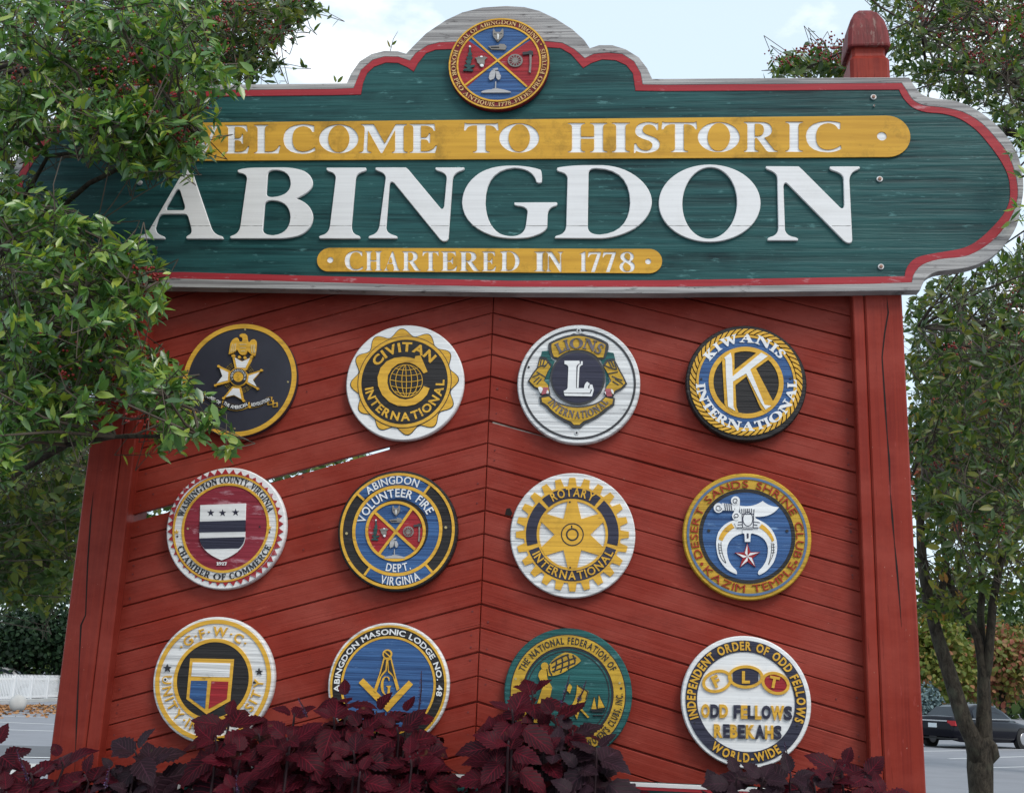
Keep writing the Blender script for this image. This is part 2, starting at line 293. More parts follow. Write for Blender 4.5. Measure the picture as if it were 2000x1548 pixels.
BIG = {   # the eight carved letters, traced: (outline | counters), first four in one survey crop, last four in another
'A': 'M 178 660 Q 172 652 185 650 Q 215 645 232 615 L 395 335 Q 405 322 422 322 L 435 330 L 530 610 Q 545 645 580 652 Q 592 656 588 666 L 412 666 Q 402 658 418 648 Q 440 640 432 612 L 418 560 Q 412 545 395 545 L 300 545 Q 280 545 272 565 L 258 610 Q 258 640 295 652 Q 310 658 302 666 L 185 666 Z | M 358 432 Q 372 415 380 435 L 400 500 Q 405 525 390 526 L 320 526 Q 305 522 315 505 Z',
'B': 'M 628 665 Q 615 655 632 650 Q 665 640 672 605 L 704 375 Q 706 350 672 345 Q 655 342 660 330 Q 690 318 760 318 L 870 317 Q 940 316 985 335 Q 1028 358 1026 398 Q 1022 440 945 468 Q 1025 495 1028 560 Q 1025 620 965 648 Q 920 665 850 665 Z | M 806 355 Q 806 328 850 330 Q 918 335 918 398 Q 915 455 830 462 Q 798 462 800 440 Z | M 792 500 Q 795 478 830 478 Q 915 482 917 562 Q 912 640 835 648 Q 785 648 782 620 Z',
'I': 'M 1062 665 Q 1048 655 1070 648 Q 1105 640 1110 600 L 1138 370 Q 1138 345 1108 338 Q 1088 332 1095 318 L 1285 318 Q 1295 330 1275 338 Q 1240 345 1236 375 L 1216 600 Q 1216 640 1245 648 Q 1265 655 1255 665 Z',
'N': 'M 1302 664 Q 1292 655 1312 648 Q 1345 640 1352 600 L 1382 370 Q 1382 345 1345 335 Q 1325 328 1335 317 L 1480 317 Q 1490 322 1500 335 L 1650 515 Q 1662 528 1668 505 L 1680 370 Q 1680 345 1640 335 Q 1618 328 1628 317 L 1765 317 Q 1775 328 1750 335 Q 1715 345 1710 375 L 1690 660 Q 1686 680 1665 678 Q 1655 676 1645 665 L 1425 395 Q 1408 380 1402 400 L 1385 610 Q 1388 640 1425 648 Q 1448 655 1436 664 Z',
'G': 'M 5 490 Q 8 400 90 345 Q 150 308 245 308 Q 330 308 388 328 Q 398 335 396 388 Q 385 400 368 388 Q 355 325 262 320 Q 120 330 120 490 Q 125 600 190 640 Q 225 655 260 652 Q 315 645 318 590 L 325 535 Q 325 508 275 505 Q 255 502 262 488 L 465 487 Q 478 492 465 505 Q 428 512 424 545 L 422 605 Q 415 640 330 660 Q 230 672 150 650 Q 10 600 5 490 Z',
'D': 'M 460 663 Q 455 652 475 648 Q 512 640 514 600 L 520 370 Q 518 345 480 338 Q 462 332 472 318 Q 520 308 600 306 L 690 306 Q 800 310 875 375 Q 935 430 933 490 Q 928 560 850 615 Q 770 660 690 664 Z | M 624 345 Q 626 322 660 322 Q 825 325 826 490 Q 820 635 680 645 Q 620 645 620 605 Z',
'O': None,
'N2': 'M 1500 674 Q 1490 662 1515 655 Q 1548 648 1550 610 L 1545 370 Q 1545 345 1505 330 Q 1482 322 1492 311 L 1650 312 Q 1665 325 1675 335 L 1850 510 Q 1868 528 1872 500 L 1868 370 Q 1865 345 1815 332 Q 1792 322 1805 312 L 1945 312 Q 1958 322 1930 332 Q 1900 345 1898 380 L 1912 670 Q 1912 690 1890 686 Q 1875 682 1860 665 L 1598 400 Q 1580 382 1576 410 L 1583 620 Q 1590 650 1625 656 Q 1655 662 1645 674 Z',
}
def big_contours(k, n=7):
    if k == 'O': return [circ(1215, 492, 249, 189), circ(1215, 491, 133, 174, rot=.05)]
    return paths(BIG[k], n)
GL = {}
def glyph(ch, n=5):
    """serif glyph -> contours, 100 units to the cap height, starting at x = 0"""
    if (ch, n) in GL: return GL[(ch, n)]
    if ch in SERIF: cs = paths(SERIF[ch], n)
    elif ch in 'ABNGDO':
        cs = big_contours(ch, n); y0 = {'N': 664}.get(ch, 665); hh = {'N': 347, 'A': 344}.get(ch, 348)
        if ch == 'O': y0, hh = 680, 376
        sk = {'B': .1, 'N': .1, 'A': .06}.get(ch, 0)
        cs = [[((x-sk*(y0-y))*100/hh, (y0-y)*100/hh) for x, y in c] for c in cs]
    elif ch in '.·': cs = [circ(8, 8 if ch == '.' else 50, 8, n=10)]
    elif ch == ',': cs = [path('M 2 -18 L 18 8 L 18 16 L 4 16 L 4 4 L 0 -16 Z')]
    else: cs = []
    if cs:
        x0 = min(p[0] for c in cs for p in c); cs = [[(x-x0, y) for x, y in c] for c in cs]
    GL[(ch, n)] = cs; return cs
def glyph_w(ch):
    g = glyph(ch); return max((p[0] for c in g for p in c), default=45)
# sans letters come from the built-in font
SANS = {}
def sans_mesh(ch, bold):
    k = (ch, bold)
    if k not in SANS:
        cu = bpy.data.curves.new('t', 'FONT'); cu.body = ch; cu.size = 1; cu.resolution_u = 3; cu.fill_mode = 'BOTH'; cu.extrude = .5; cu.offset = bold
        ob = bpy.data.objects.new('t', cu); me = bpy.data.meshes.new_from_object(ob); bpy.data.objects.remove(ob); bpy.data.curves.remove(cu)
        co = np.empty(len(me.vertices)*3); me.vertices.foreach_get('co', co); co = co.reshape(-1, 3)
        fs = [tuple(p.vertices) for p in me.polygons]; bpy.data.meshes.remove(me)
        SANS[k] = (co, fs, co[:, 0].min() if len(co) else 0, co[:, 0].max() if len(co) else .3)
    return SANS[k]
_h = sans_mesh('H', 0.0); CAPH = _h[0][:, 1].max()
def letter(ch, font, bold):
    """-> (verts Nx3 with x from 0, cap height 1, z -0.5..0.5), faces, width"""
    if font == 'sans':
        co, fs, x0, x1 = sans_mesh(ch, bold); v = co.copy(); v[:, 0] -= x0; v[:, :2] /= CAPH; return v, fs, (x1-x0)/CAPH
    k = (ch, 'serif', bold)
    if k not in SANS:
        me = plate([[(x/100, y/100) for x, y in c] for c in glyph(ch, 3)], -.5, .5, offset=bold)
        co = np.empty(len(me.vertices)*3); me.vertices.foreach_get('co', co); co = co.reshape(-1, 3)
        SANS[k] = (co, [tuple(p.vertices) for p in me.polygons], 0, glyph_w(ch)/100); bpy.data.meshes.remove(me)
    co, fs, _, w = SANS[k]; return co.copy(), fs, w
# ================================================================== THE WELCOME SIGN
FR = (R_(90), 0, 0)                             # sign frame: x right, y up, z out of the sign towards the street
seam = [610.3, 651.3, 692, 733.9, 775.5, 819.8, 864.8, 908.9, 951.7, 996, 1041.7, 1087.3, 1132.7, 1178.3, 1224.8, 1272, 1319.5, 1369, 1417, 1467]
def seam_x(y): return 960-(y-600)*30/880
sign = empty('welcome_sign', (0, 0, 0), FR, 'tall red chevron board welcome sign on two posts under a green header', 'welcome sign')
SZ = [face(seam_x(y), y, 0) for y in seam]
XS = sum(p[0] for p in SZ)/len(SZ)
zs = [p[1] for p in SZ]; step = (zs[0]-zs[-1])/(len(zs)-1)
zs = [zs[0]+step*k for k in range(6, 0, -1)]+zs+[zs[-1]-step*k for k in range(1, 8)]
IL = 11                                        # joint that has opened up in the photo (index in the extended list)
pl = face(226.8, 1186.7, 0); p0 = face(941.5, 997, 0); TL = (pl[1]-p0[1])/(pl[0]-p0[0])
pr = face(1685.5, 1214, 0); p1 = face(938, 1003, 0); TR = (pr[1]-p1[1])/(pr[0]-p1[0])
XL = face(225, 1186, 0)[0]; XL = (face(261, 897, .06)[0]+face(192, 1462, .06)[0])/2-.004
XR = (face(1667, 578, .06)[0]+face(1698, 1491, .06)[0])/2+.004
def boards(xa, xb, t, name, mat, left):
    m = MB(); c = .0028
    for i in range(len(zs)-1):
        wide = (i % 2 == 1)
        g = (.0065 if wide else .0022)*random.uniform(.75, 1.35)
        top0 = zs[i]-g*.6; bot0 = zs[i+1]+.0012
        xo, xi = (xa, xb)                      # outer end at the post, inner end at the seam
        to, ti = top0+t*(xo-XS), top0+t*(xi-XS); bo, bi = bot0+t*(xo-XS), bot0+t*(xi-XS)
        if left and i == IL: to -= .025; ti -= .001
        if (not left) and i == IL: to -= .002; ti -= .004
        j = random.uniform(-.0012, .0012); d0 = random.uniform(-.0015, .0012)
        ti += j*.5; bo += j*.3
        pts = [(xo, bo), (xi, bi), (xi, ti), (xo, to)]
        if not left: pts = [(xi, bi), (xo, bo), (xo, to), (xi, ti)]
        (ax, ay), (bx_, by), (cx_, cy_), (dx, dy) = pts
        o = [(ax, ay), (bx_, by), (cx_, cy_), (dx, dy)]
        inn = [(ax+c, ay+c), (bx_-c, by+c), (cx_-c, cy_-c), (dx+c, dy-c)]
        if left and i == 12: pass
        V = [(x, y, d0) for x, y in inn]+[(x, y, d0-c) for x, y in o]+[(x, y, d0-.022) for x, y in o]
        Fc = [(0, 1, 2, 3)]
        for k in range(4):
            k2 = (k+1) % 4
            Fc += [(4+k, 4+k2, k2, k), (8+k, 8+k2, 4+k2, 4+k)]
        Fc.append((11, 10, 9, 8)); m.add(V, Fc)
        if not (left and i == IL):              # tongue running up behind the board above
            tg = [(dx, dy-.004), (cx_, cy_-.004), (cx_, cy_+.016), (dx, dy+.016)]
            W = [(x, y, -.0125+d0*.3) for x, y in tg]+[(x, y, -.0185+d0*.3) for x, y in tg]
            m.add(W, [(0, 1, 2, 3), (7, 6, 5, 4), (3, 2, 6, 7)])
    return m.build(name, mat, sign)
boards(XL, XS-.0012, TL, 'plank_panel', board_l, True)
boards(XR, XS+.0012, TR, 'plank_panel', board_r, False)
MB().box(XS-.045, XS+.045, zs[-1]-.1, zs[0]+.0, -.06, -.0235).build('back_batten', post_red, sign)
gx = face(760, 870, 0); e1 = zs[IL]-.001; MB().add([(gx[0], gx[1]-.012, d_) for d_ in (-.012, -.018)]+[(XS, e1-.012, d_) for d_ in (-.012, -.018)]+[(gx[0], gx[1]+.012, d_) for d_ in (-.012, -.018)]+[(XS, e1+.012, d_) for d_ in (-.012, -.018)], [(0, 2, 6, 4), (1, 5, 7, 3), (0, 4, 5, 1)]).build('loose_tongue', board_l, sign)
# bare split edge lying in the open joint of the right half
g0 = face(962, 824, 0); g1 = face(1300, 921, 0)
m = MB(); V = [(g0[0], g0[1]-.006, -.004), (g1[0], g1[1]-.008, -.004), (g1[0], g1[1]+.004, -.004), (g0[0], g0[1]+.002, -.004)]
V += [(x, y, -.02) for x, y, z in V]; m.add(V, [(0, 1, 2, 3), (7, 6, 5, 4), (0, 4, 5, 1), (1, 5, 6, 2), (2, 6, 7, 3), (3, 7, 4, 0)]); m.build('bare_edge', raw_wood, sign)
# knot hole and nail heads
m = MB()
for k in range(90):
    left = random.random() < .5
    i = random.randrange(5, len(zs)-4); x = random.choice([XL+.03, XS-.03, XL+(XS-XL)*random.random()]) if left else random.choice([XR-.03, XS+.03, XR+(XS-XR)*random.random()])
    z = (zs[i]+zs[i+1])/2+random.uniform(-.025, .025)+(TL if left else TR)*(x-XS)
    r = random.uniform(.0022, .004); m.add([(x+r*math.cos(a), z+r*math.sin(a), h) for h in (-.002, .0022) for a in [q*math.pi/3 for q in range(6)]], [tuple(range(6, 12))]+[(q, (q+1) % 6, 6+(q+1) % 6, 6+q) for q in range(6)])
m.build('nail_heads', flat_mat('nail_paint', (.14, .02, .018), .5), sign)['kind'] = 'stuff'
kx, kz = face(993, 999, 0)
link('knot_hole', plate([[(kx-.013, kz-.012), (kx+.010, kz-.016), (kx+.015, kz-.004), (kx+.006, kz+.014), (kx-.007, kz+.012)]], -.012, .0016), crackm, sign)
# posts
ZB = 0.0
def post(xin, xout, trimx, ztop, cracks, left):
    x0, x1 = (xout, trimx-.0012) if left else (trimx+.0012, xout)
    def sq(m, a, b, z0, z1, d0, d1, c=.006):
        o = [(a+c, d1), (b-c, d1), (b, d1-c), (b, d0), (a, d0), (a, d1-c)]
        V = [(x, z, d) for z in (z0, z1) for x, d in o]; n = 6
        m.add(V, [tuple(range(n))[::-1], tuple(range(n, 2*n))]+[(k, (k+1) % n, n+(k+1) % n, n+k) for k in range(n)])
    m = MB(); sq(m, x0, x1, ZB, ztop, -.13, .06); p = m.build('post', post_red, sign)
    t0, t1 = (trimx+.0012, xin) if left else (xin, trimx-.0012)
    m = MB(); sq(m, t0, t1, ZB, face(1667, 560, .06)[1]+.1, -.13, .0585, .004); m.build('trim_board', post_red, sign)
    for ck in cracks:
        P = [face(x, y, .0612) for x, y in ck]; w = .0022
        m = MB(); n = len(P)
        ws = [w*(.25+1.3*abs(math.sin(1.7*i+.6)))*(0.1 if i in (0, n-1) else 1) for i in range(n)]
        V = [(x-ws[i], z, d) for d in (.055, .0609) for i, (x, z) in enumerate(P)]+[(x+ws[i], z, d) for d in (.055, .0609) for i, (x, z) in enumerate(P)]
        for i in range(n-1):
            m.add([V[n+i], V[3*n+i], V[3*n+i+1], V[n+i+1], V[i], V[2*n+i], V[2*n+i+1], V[i+1]], [(0, 1, 2, 3), (4, 0, 3, 7), (1, 5, 6, 2)])
        m.build('crack', crackm, p)
    return p, x0, x1
def finial(p, x0, x1, z0):
    # square neck with a waist, then a pointed-dome cap, standing above the header
    xc = (x0+x1)/2; h = (x1-x0)/2*.93; dc = -.035
    m = MB(); prof = [(h, -.35), (h, .0), (h*.86, .018), (h*.84, .03), (h*.86, .055)]
    capp = [(h*1.06, .055), (h*1.09, .062), (h*1.05, .10), (h*.99, .14), (h*.86, .185), (h*.62, .225), (h*.36, .248), (h*.13, .258)]
    def rings(m, pr):
        V = []
        for r, z in pr:
            for a, b in ((-1, -1), (1, -1), (1, 1), (-1, 1)):
                q = r*.16
                for s_ in (0, 1):
                    # chamfered square
                    if (a*b > 0) == (s_ == 0): V.append((xc+a*r, z0+z, dc+b*(r-q)))
                    else: V.append((xc+a*(r-q), z0+z, dc+b*r))
        # order corners around
        V2 = []; n = 8
        for i in range(len(pr)):
            ring = V[i*8:(i+1)*8]; ring.sort(key=lambda v: math.atan2(v[2]-dc, v[0]-xc)); V2 += ring
        m.add(V2, [tuple(range(n)), tuple(range((len(pr)-1)*n, len(pr)*n))[::-1]]+[(i*n+k, i*n+(k+1) % n, (i+1)*n+(k+1) % n, (i+1)*n+k) for i in range(len(pr)-1) for k in range(n)])
    rings(m, prof); m.build('neck', post_red, p)
    m = MB(); rings(m, capp); f = m.build('finial', cap_red, p)
    return f
xr_out = (face(1763, 578, .06)[0]+face(1808, 1548, .06)[0])/2
xr_tr = (face(1687, 580, .06)[0]+face(1726, 1500, .06)[0])/2
xl_out = (face(174, 880, .06)[0]+face(97, 1458, .06)[0])/2
xl_tr = (face(222, 988, .06)[0]+face(185, 1311, .06)[0])/2
cR = [[(1732, 579), (1735, 610), (1728, 650), (1723, 697), (1729, 790), (1733, 850), (1737, 900), (1739, 960), (1743, 1010), (1747, 1057), (1752, 1110), (1757, 1170), (1761, 1224)]]
cL = [[(182, 960), (177, 1010), (171, 1100), (167, 1200), (158, 1220), (154, 1300), (150, 1400), (147, 1470), (144, 1540)]]
zneck = face(1690, 120, .02)[1]
pR, a0, a1 = post(XR-.004, xr_out, xr_tr, zneck-.2, cR, False); finial(pR, (a0+a1)/2-(xr_out-XR)/2, (a0+a1)/2+(xr_out-XR)/2-.012, zneck)
pL, a0, a1 = post(XL+.004, xl_out, xl_tr, zneck-.2, cL, True); finial(pL, (a0+a1)/2-(XL-xl_out)/2, (a0+a1)/2+(XL-xl_out)/2, zneck)
# ------------------------------------------------------------------ header
HD = .110                                      # face of the header in front of the boards
def fc(pts, d=HD): return [face(x, y, d) for x, y in pts]
out_top = [(677, 162.5), (686, 143), (702, 120), (725, 105.6), (751, 99), (777, 100), (793, 104.6), (806, 91), (832, 65), (871, 39), (903, 24), (942, 14.6), (988, 11.4), (1024, 13.6), (1053, 21), (1085, 36), (1118, 57), (1141, 78), (1152, 94), (1170, 88), (1196, 88), (1222, 96), (1248, 112), (1264, 133), (1274, 154), (1400, 153)]
out_r = [(1776, 151), (1785, 166), (1801, 184), (1827, 192), (1866, 197), (1906, 213), (1942, 240), (1968, 268), (1986, 297), (1997, 336), (1999, 372), (1994, 405), (1986, 441), (1964, 477), (1935, 504), (1903, 519), (1870, 526), (1834, 530), (1815, 538), (1804, 551), (1797, 567)]
out_b = [(1300, 573), (1000, 572), (800, 569), (600, 565), (360, 561)]
red_top = [(650, 174), (690.6, 172), (695.5, 159), (705, 136.5), (728, 117), (751, 110.5), (777, 111), (801, 118.6), (812, 104), (835, 89), (858, 83), (884, 82), (1069, 81), (1098, 84), (1121, 96), (1142, 114), (1160, 105.6), (1186, 103), (1215, 105.6), (1238, 120), (1251, 143), (1255, 165), (1300, 166)]
red_r = [(1761, 162), (1771, 177), (1783, 195), (1805, 206), (1841, 210), (1881, 219), (1917, 240.5), (1946, 271), (1968, 300), (1982, 336), (1988, 372), (1984, 401), (1971, 430), (1946, 463), (1913, 488), (1881, 501), (1834, 506), (1801, 517), (1785, 535), (1781, 551)]
red_b = [(1700, 554), (1300, 560), (1000, 560), (800, 556), (600, 550), (356, 544)]
grn_top = [(650, 186), (705, 184.6), (708.5, 162.5), (716.6, 143), (731, 130), (754, 122), (777, 123), (796, 131.6), (808, 140), (816, 123.5), (832, 104), (851, 97), (877, 96), (1072, 92.6), (1095, 94), (1115, 105.6), (1128, 120), (1139, 133), (1154, 123.5), (1176, 116), (1202, 117.6), (1223, 127), (1236, 143), (1241, 177), (1300, 178)]
grn_r = [(1756, 175), (1765, 192), (1783, 210), (1809, 219), (1841, 222), (1874, 231.5), (1906, 253), (1932, 282), (1953, 311), (1968, 340), (1973, 369), (1971, 394), (1959, 419.5), (1932, 450), (1903, 474), (1874, 486), (1827, 494), (1790, 503), (1772, 521), (1767, 539)]
grn_b = [(1700, 540), (1300, 547), (1000, 548), (800, 543), (600, 538), (356, 531)]
xm = (face(44, 318, HD)[0]+face(1976, 318, HD)[0])/2
def dens(P, k=3):                               # Catmull-Rom so that traced curves stay smooth
    o = []
    for i in range(len(P)-1):
        p0, p1, p2, p3 = P[max(i-1, 0)], P[i], P[i+1], P[min(i+2, len(P)-1)]
        L = math.hypot(p2[0]-p1[0], p2[1]-p1[1])
        if L > .3: o.append(p1); continue
        for j in range(k):
            t = j/k; o.append(tuple(.5*(2*p1[q]+(p2[q]-p0[q])*t+(2*p0[q]-5*p1[q]+4*p2[q]-p3[q])*t*t+(3*p1[q]-p0[q]-3*p2[q]+p3[q])*t**3) for q in (0, 1)))
    return o+[P[-1]]
def outline(top, right, bot):
    T, Rr, B = fc(top), dens(fc(right)), fc(bot)
    L = [(2*xm-x, z) for x, z in Rr][::-1]
    return T+Rr+B+L
O_, Rd, Gn = outline(out_top, out_r, out_b), outline(red_top, red_r, red_b), outline(grn_top, grn_r, grn_b)
hb = link('header_board', plate([O_], HD-.052, HD-.005), grey, sign)
link('grey_rim', plate([O_, Rd], HD-.0055, HD, bevel=.002), grey, hb)
link('red_border', plate([Rd, Gn], HD-.0055, HD-.001, bevel=.0008), bandred, hb)
link('green_field', plate([Gn], HD-.0055, HD-.0035), green, hb)
# yellow bands with letters cut right through to a white ground
def band(name, xr, yr0, yr1, xl, yl0, yl1, items, dots, th):
    d = HD+th
    a, b = face(xr, yr0, d), face(xr, yr1, d); c_, e = face(xl, yl0, d), face(xl, yl1, d)
    rr = (a[1]-b[1])/2; rl = (c_[1]-e[1])/2; zr, zl = (a[1]+b[1])/2, (c_[1]+e[1])/2
    pts = [(a[0]+rr*math.sin(t), zr+rr*math.cos(t)) for t in np.linspace(0, math.pi, 20)]+[(c_[0]-rl*math.sin(t), zl-rl*math.cos(t)) for t in np.linspace(0, math.pi, 20)]
    cs = [pts]
    for ch, x0, x1, y0, y1 in items:            # box of each letter in survey pixels: left, right, top, foot
        g = glyph(ch); gx = glyph_w(ch)
        yy = [p[1] for q in g for p in q]; 
        for q in g: cs.append([face(x0+(x1-x0)*px/gx, y1+(y0-y1)*py/100, d) for px, py in q])
    for x, y, r in dots: cs.append(circ(*face(x, y, d), r, n=24))
    o = link(name, plate(cs, HD-.001, d), gold_band, hb)
    inner = [(x+(0 if True else 0), z) for x, z in pts]
    zc = (zr+zl)/2
    g = link('letter_ground', plate([[(x*1.0, zc+(z-zc)*.9) for x, z in inner]], HD-.004, HD+.0012), carved_white, hb)
    return o
def row(s, xs, xa, xb, ta, tb, fa, fb):
    o = []
    for ch, (x0, x1) in zip(s, xs):
        u = ((x0+x1)/2-xa)/(xb-xa); o.append((ch, x0, x1, ta+(tb-ta)*u, fa+(fb-fa)*u))
    return o
W1 = row('WELCOMETOHISTORIC', [(330, 430), (439, 487), (496, 548), (553, 616), (623, 700), (702, 796), (800, 854), (906, 974), (975, 1053), (1109, 1186), (1195, 1230), (1238, 1289), (1292, 1362), (1363, 1445), (1453, 1519), (1534, 1568), (1574, 1644)], 460, 1620, 244, 237, 300, 296.5)
band('gold_band', 1731, 226, 306.5, 255, 241, 314.5, W1, [(1722.5, 266, .0185)], .005)
W2 = row('CHARTEREDIN1778', [(673, 709), (713, 746), (749, 782), (785, 822), (825, 857), (861, 893), (897, 937), (941, 969), (976, 1015), (1043, 1065), (1066, 1100), (1132, 1147), (1148, 1174), (1177, 1203), (1210, 1240)], 673, 1240, 490, 492, 528, 531)
band('gold_band', 1268, 486, 533.5, 645, 484, 530, W2, [(645, 507.5, .0125), (1266, 510.5, .0115)], .0045)
for k, ox in (('A', 200), ('B', 200), ('I', 200), ('N', 200), ('G', 900), ('D', 900), ('O', 900), ('N2', 900)):
    cs = [[face(ox+x/2.5, 200+y/2.5, HD+.008) for x, y in c] for c in big_contours(k)]
    link('letter', plate(cs, HD-.004, HD+.008, bevel=.002), letter_white, hb)
# the joint between two header planks, showing as a fine crack across the big letters
for ox, x0, x1 in ((200, 236, 256), (200, 431, 526), (200, 674, 781), (200, 908, 1008), (200, 1112, 1215), (200, 1353, 1383), (200, 1604, 1691), (900, 52, 150), (900, 319, 421), (900, 515, 620), (900, 790, 862), (900, 1008, 1112), (900, 1325, 1420), (900, 1551, 1581), (900, 1812, 1904)):
    p, q = face(ox+x0/2.5, 441, HD+.0082), face(ox+x1/2.5, 441, HD+.0082); k = 6; V = []
    for i in range(k+1):
        u = i/k; w = .0009*(.5+random.random()); zz = p[1]+(q[1]-p[1])*u+random.uniform(-.0006, .0006); V += [(p[0]+(q[0]-p[0])*u, zz+w, HD+.0083), (p[0]+(q[0]-p[0])*u, zz-w, HD+.0083)]
    link('joint_line', mesh_np(V, [(2*i, 2*i+1, 2*i+3, 2*i+2) for i in range(k)]), MATS['joint'] if 'joint' in MATS else flat_mat('joint', (.16, .15, .14), .8), hb)
# coach bolts with washers
for bx_, bz, r in ((1706, 190, .0115), (1707, 207, .004), (1718, 350, .012), (1720.5, 521, .0115), (273, 357, .011)):
    x, z = face(bx_, bz, HD); m = MB()
    def disc(m, r0, r1, d0, d1, n=16):
        V = [(x+rr*math.cos(2*math.pi*k/n), z+rr*math.sin(2*math.pi*k/n), d) for rr, d in ((r0, d0), (r0, d1), (r1, d1+.001))for k in range(n)]
        m.add(V, [(k, (k+1) % n, n+(k+1) % n, n+k) for k in range(n)]+[(n+k, n+(k+1) % n, 2*n+(k+1) % n, 2*n+k) for k in range(n)]+[tuple(range(2*n, 3*n))])
    disc(m, r, r*.9, HD-.004, HD+.0015); w = m.build('washer', steel, hb)
    m = MB(); disc(m, r*.58, r*.3, HD, HD+.006, 10); m.build('bolt', rust if bx_ > 300 else steel, hb)
# ================================================================== ROUND PLAQUES
class Med:
    """one round plaque; drawings are given in the pixels of an enlarged survey crop and laid on the plaque's own plane"""
    def __init__(s, crop, c, r, label, thick=.042, base=0.0, rmat=None, cat='plaque', rim=.004):
        s.ox, s.oy, s.k = crop; thick *= .78; s.dep = base+thick
        x, z = s.f(*c); s.cx, s.cz = x, z
        xs = [s.f(c[0]-r[0], c[1]), s.f(c[0]+r[0], c[1])]; ys = [s.f(c[0], c[1]-r[1]), s.f(c[0], c[1]+r[1])]
        s.R = (abs(xs[1][0]-xs[0][0])+abs(ys[1][1]-ys[0][1]))/4
        s.o = empty('plaque', (x, -base, z), FR, label, cat, 'club plaques on the red boards' if base == 0 else None)
        s.t = thick; s.j = 0
        link('disc', plate([circ(0, 0, s.R, n=96)], .001, thick, bevel=rim), rmat, s.o)
    def f(s, x, y): return face(s.ox+x/s.k, s.oy+y/s.k, s.dep)
    def L(s, x, y):
        a, b = s.f(x, y); return (a-s.cx, b-s.cz)
    def z(s): s.j += 1; return .00008*(s.j % 9)
    def ring(s, name, r0, r1, mat, h=.003, par=None):
        cs = [circ(0, 0, r1*s.R, n=96)]
        if r0 > 0: cs.append(circ(0, 0, r0*s.R, n=96))
        return link(name, plate(cs, s.t-.002, s.t+h+s.z()), mat, par or s.o)
    def poly(s, name, ps, mat, h=.005, n=7, par=None, bevel=.0):
        cs = [[s.L(x, y) for x, y in (p if not isinstance(p, str) else path(p, n))] for p in ps]
        return link(name, plate(cs, s.t-.001, s.t+h+s.z(), bevel=bevel), mat, par or s.o)
    def polys(s, name, ps, mat, h=.005, par=None, n=6):
        if 1 < len(ps) <= 12:
            sing = name[:-1] if name.endswith('s') else name
            sing = {'teeth': 'tooth', 'leaves': 'leaf', 'dots': 'dot'}.get(name, sing)
            for p in ps:
                p = path(p, n) if isinstance(p, str) else p
                o = link(sing, plate([[s.L(x, y) for x, y in p]], s.t-.001, s.t+h+s.z()), mat, par or s.o)
            return o
        ms = []
        for p in ps:
            p = path(p, n) if isinstance(p, str) else p
            ms.append(plate([[s.L(x, y) for x, y in p]], s.t-.001, s.t+h+s.z()))
        return link(name, join(ms), mat, par or s.o)
    def strokes(s, name, lines, w, mat, h=.006, par=None, closed=False):
        """drawn lines of width w (crop pixels)"""
        m = MB(); ww = w/s.k/4.9*.0105
        ww = abs(s.L(w, 0)[0]-s.L(0, 0)[0])/2
        for ln in lines:
            ln = path(ln) if isinstance(ln, str) else ln
            P = [np.array(s.L(x, y)) for x, y in ln]; n = len(P)
            if n < 2: continue
            V = []; zz = s.t+h+s.z()
            for i in range(n):
                d = P[min(i+1, n-1)]-P[max(i-1, 0)]; d = d/(np.linalg.norm(d)+1e-9); q = np.array((-d[1], d[0]))*ww
                V += [(*(P[i]+q), zz), (*(P[i]-q), zz), (*(P[i]+q), s.t-.001), (*(P[i]-q), s.t-.001)]
            Fc = []
            for i in range(n-1):
                a = 4*i; b = a+4
                Fc += [(a+1, b+1, b, a), (a+2, a, b, b+2), (a+1, a+3, b+3, b+1)]
            Fc += [(0, 2, 3, 1), (4*n-4, 4*n-3, 4*n-1, 4*n-2)]
            m.add(V, Fc)
        return m.build(name, mat, par or s.o)
    def arc(s, text, p0, p1, h, mat, font='sans', bold=.02, flip=False, hz=.006, name='lettering', rr=None, par=None, wmax=1.35, colors=None):
        """text set round the plaque from crop point p0 (foot of the first letter) to p1 (foot of the last); flip: read along the lower rim"""
        a0, b0 = s.L(*p0); a1, b1 = s.L(*p1)
        t0, t1 = math.atan2(a0, b0), math.atan2(a1, b1)      # clockwise from the top
        r = (math.hypot(a0, b0)+math.hypot(a1, b1))/2 if rr is None else rr*s.R
        H = h*s.R
        if flip:
            if t0 > 0: t0 -= 2*math.pi
            if t1 > 0: t1 -= 2*math.pi                       # going from left (-pi/2) down to right (-3pi/2)
        span = abs(t1-t0)*(r+H/2 if not flip else r-H/2)
        Ls = [None if ch == ' ' else letter(ch, font, bold) for ch in text]
        nat = sum(.42 if l is None else l[2] for l in Ls); gap = .17 if font == 'sans' else .10
        wx = (span/H-gap*(len(Ls)-1))/nat
        if wx > wmax: gap = (span/H-nat*wmax)/max(1, len(Ls)-1); wx = wmax
        m = MB(); u = 0.0; sg = -1 if flip else 1; short = len(text.replace(' ', '')) <= 8
        zz = s.t+hz+s.z()
        for l in Ls:
            w = (.42 if l is None else l[2])*wx*H
            if l is not None:
                um = u+w/2; ang = t0+sg*um/(r+H/2 if not flip else r-H/2)
                v = l[0].copy(); lx = (v[:, 0]-l[2]/2)*wx*H; ly = v[:, 1]*H
                up = np.array((math.sin(ang), math.cos(ang))); rt = np.array((math.cos(ang), -math.sin(ang)))
                if flip: base = up*r; up2, rt2 = -up, -rt
                else: base = up*r; up2, rt2 = up, rt
                V = np.empty((len(v), 3)); V[:, :2] = base+lx[:, None]*rt2+ly[:, None]*up2
                V[:, 2] = np.where(v[:, 2] > 0, zz, s.t-.001)
                if short: link('letter', mesh_np(V, l[1]), mat, par or s.o)
                else: m.add(V, l[1])
            u += w+gap*H
        return None if short else m.build(name, mat, par or s.o)
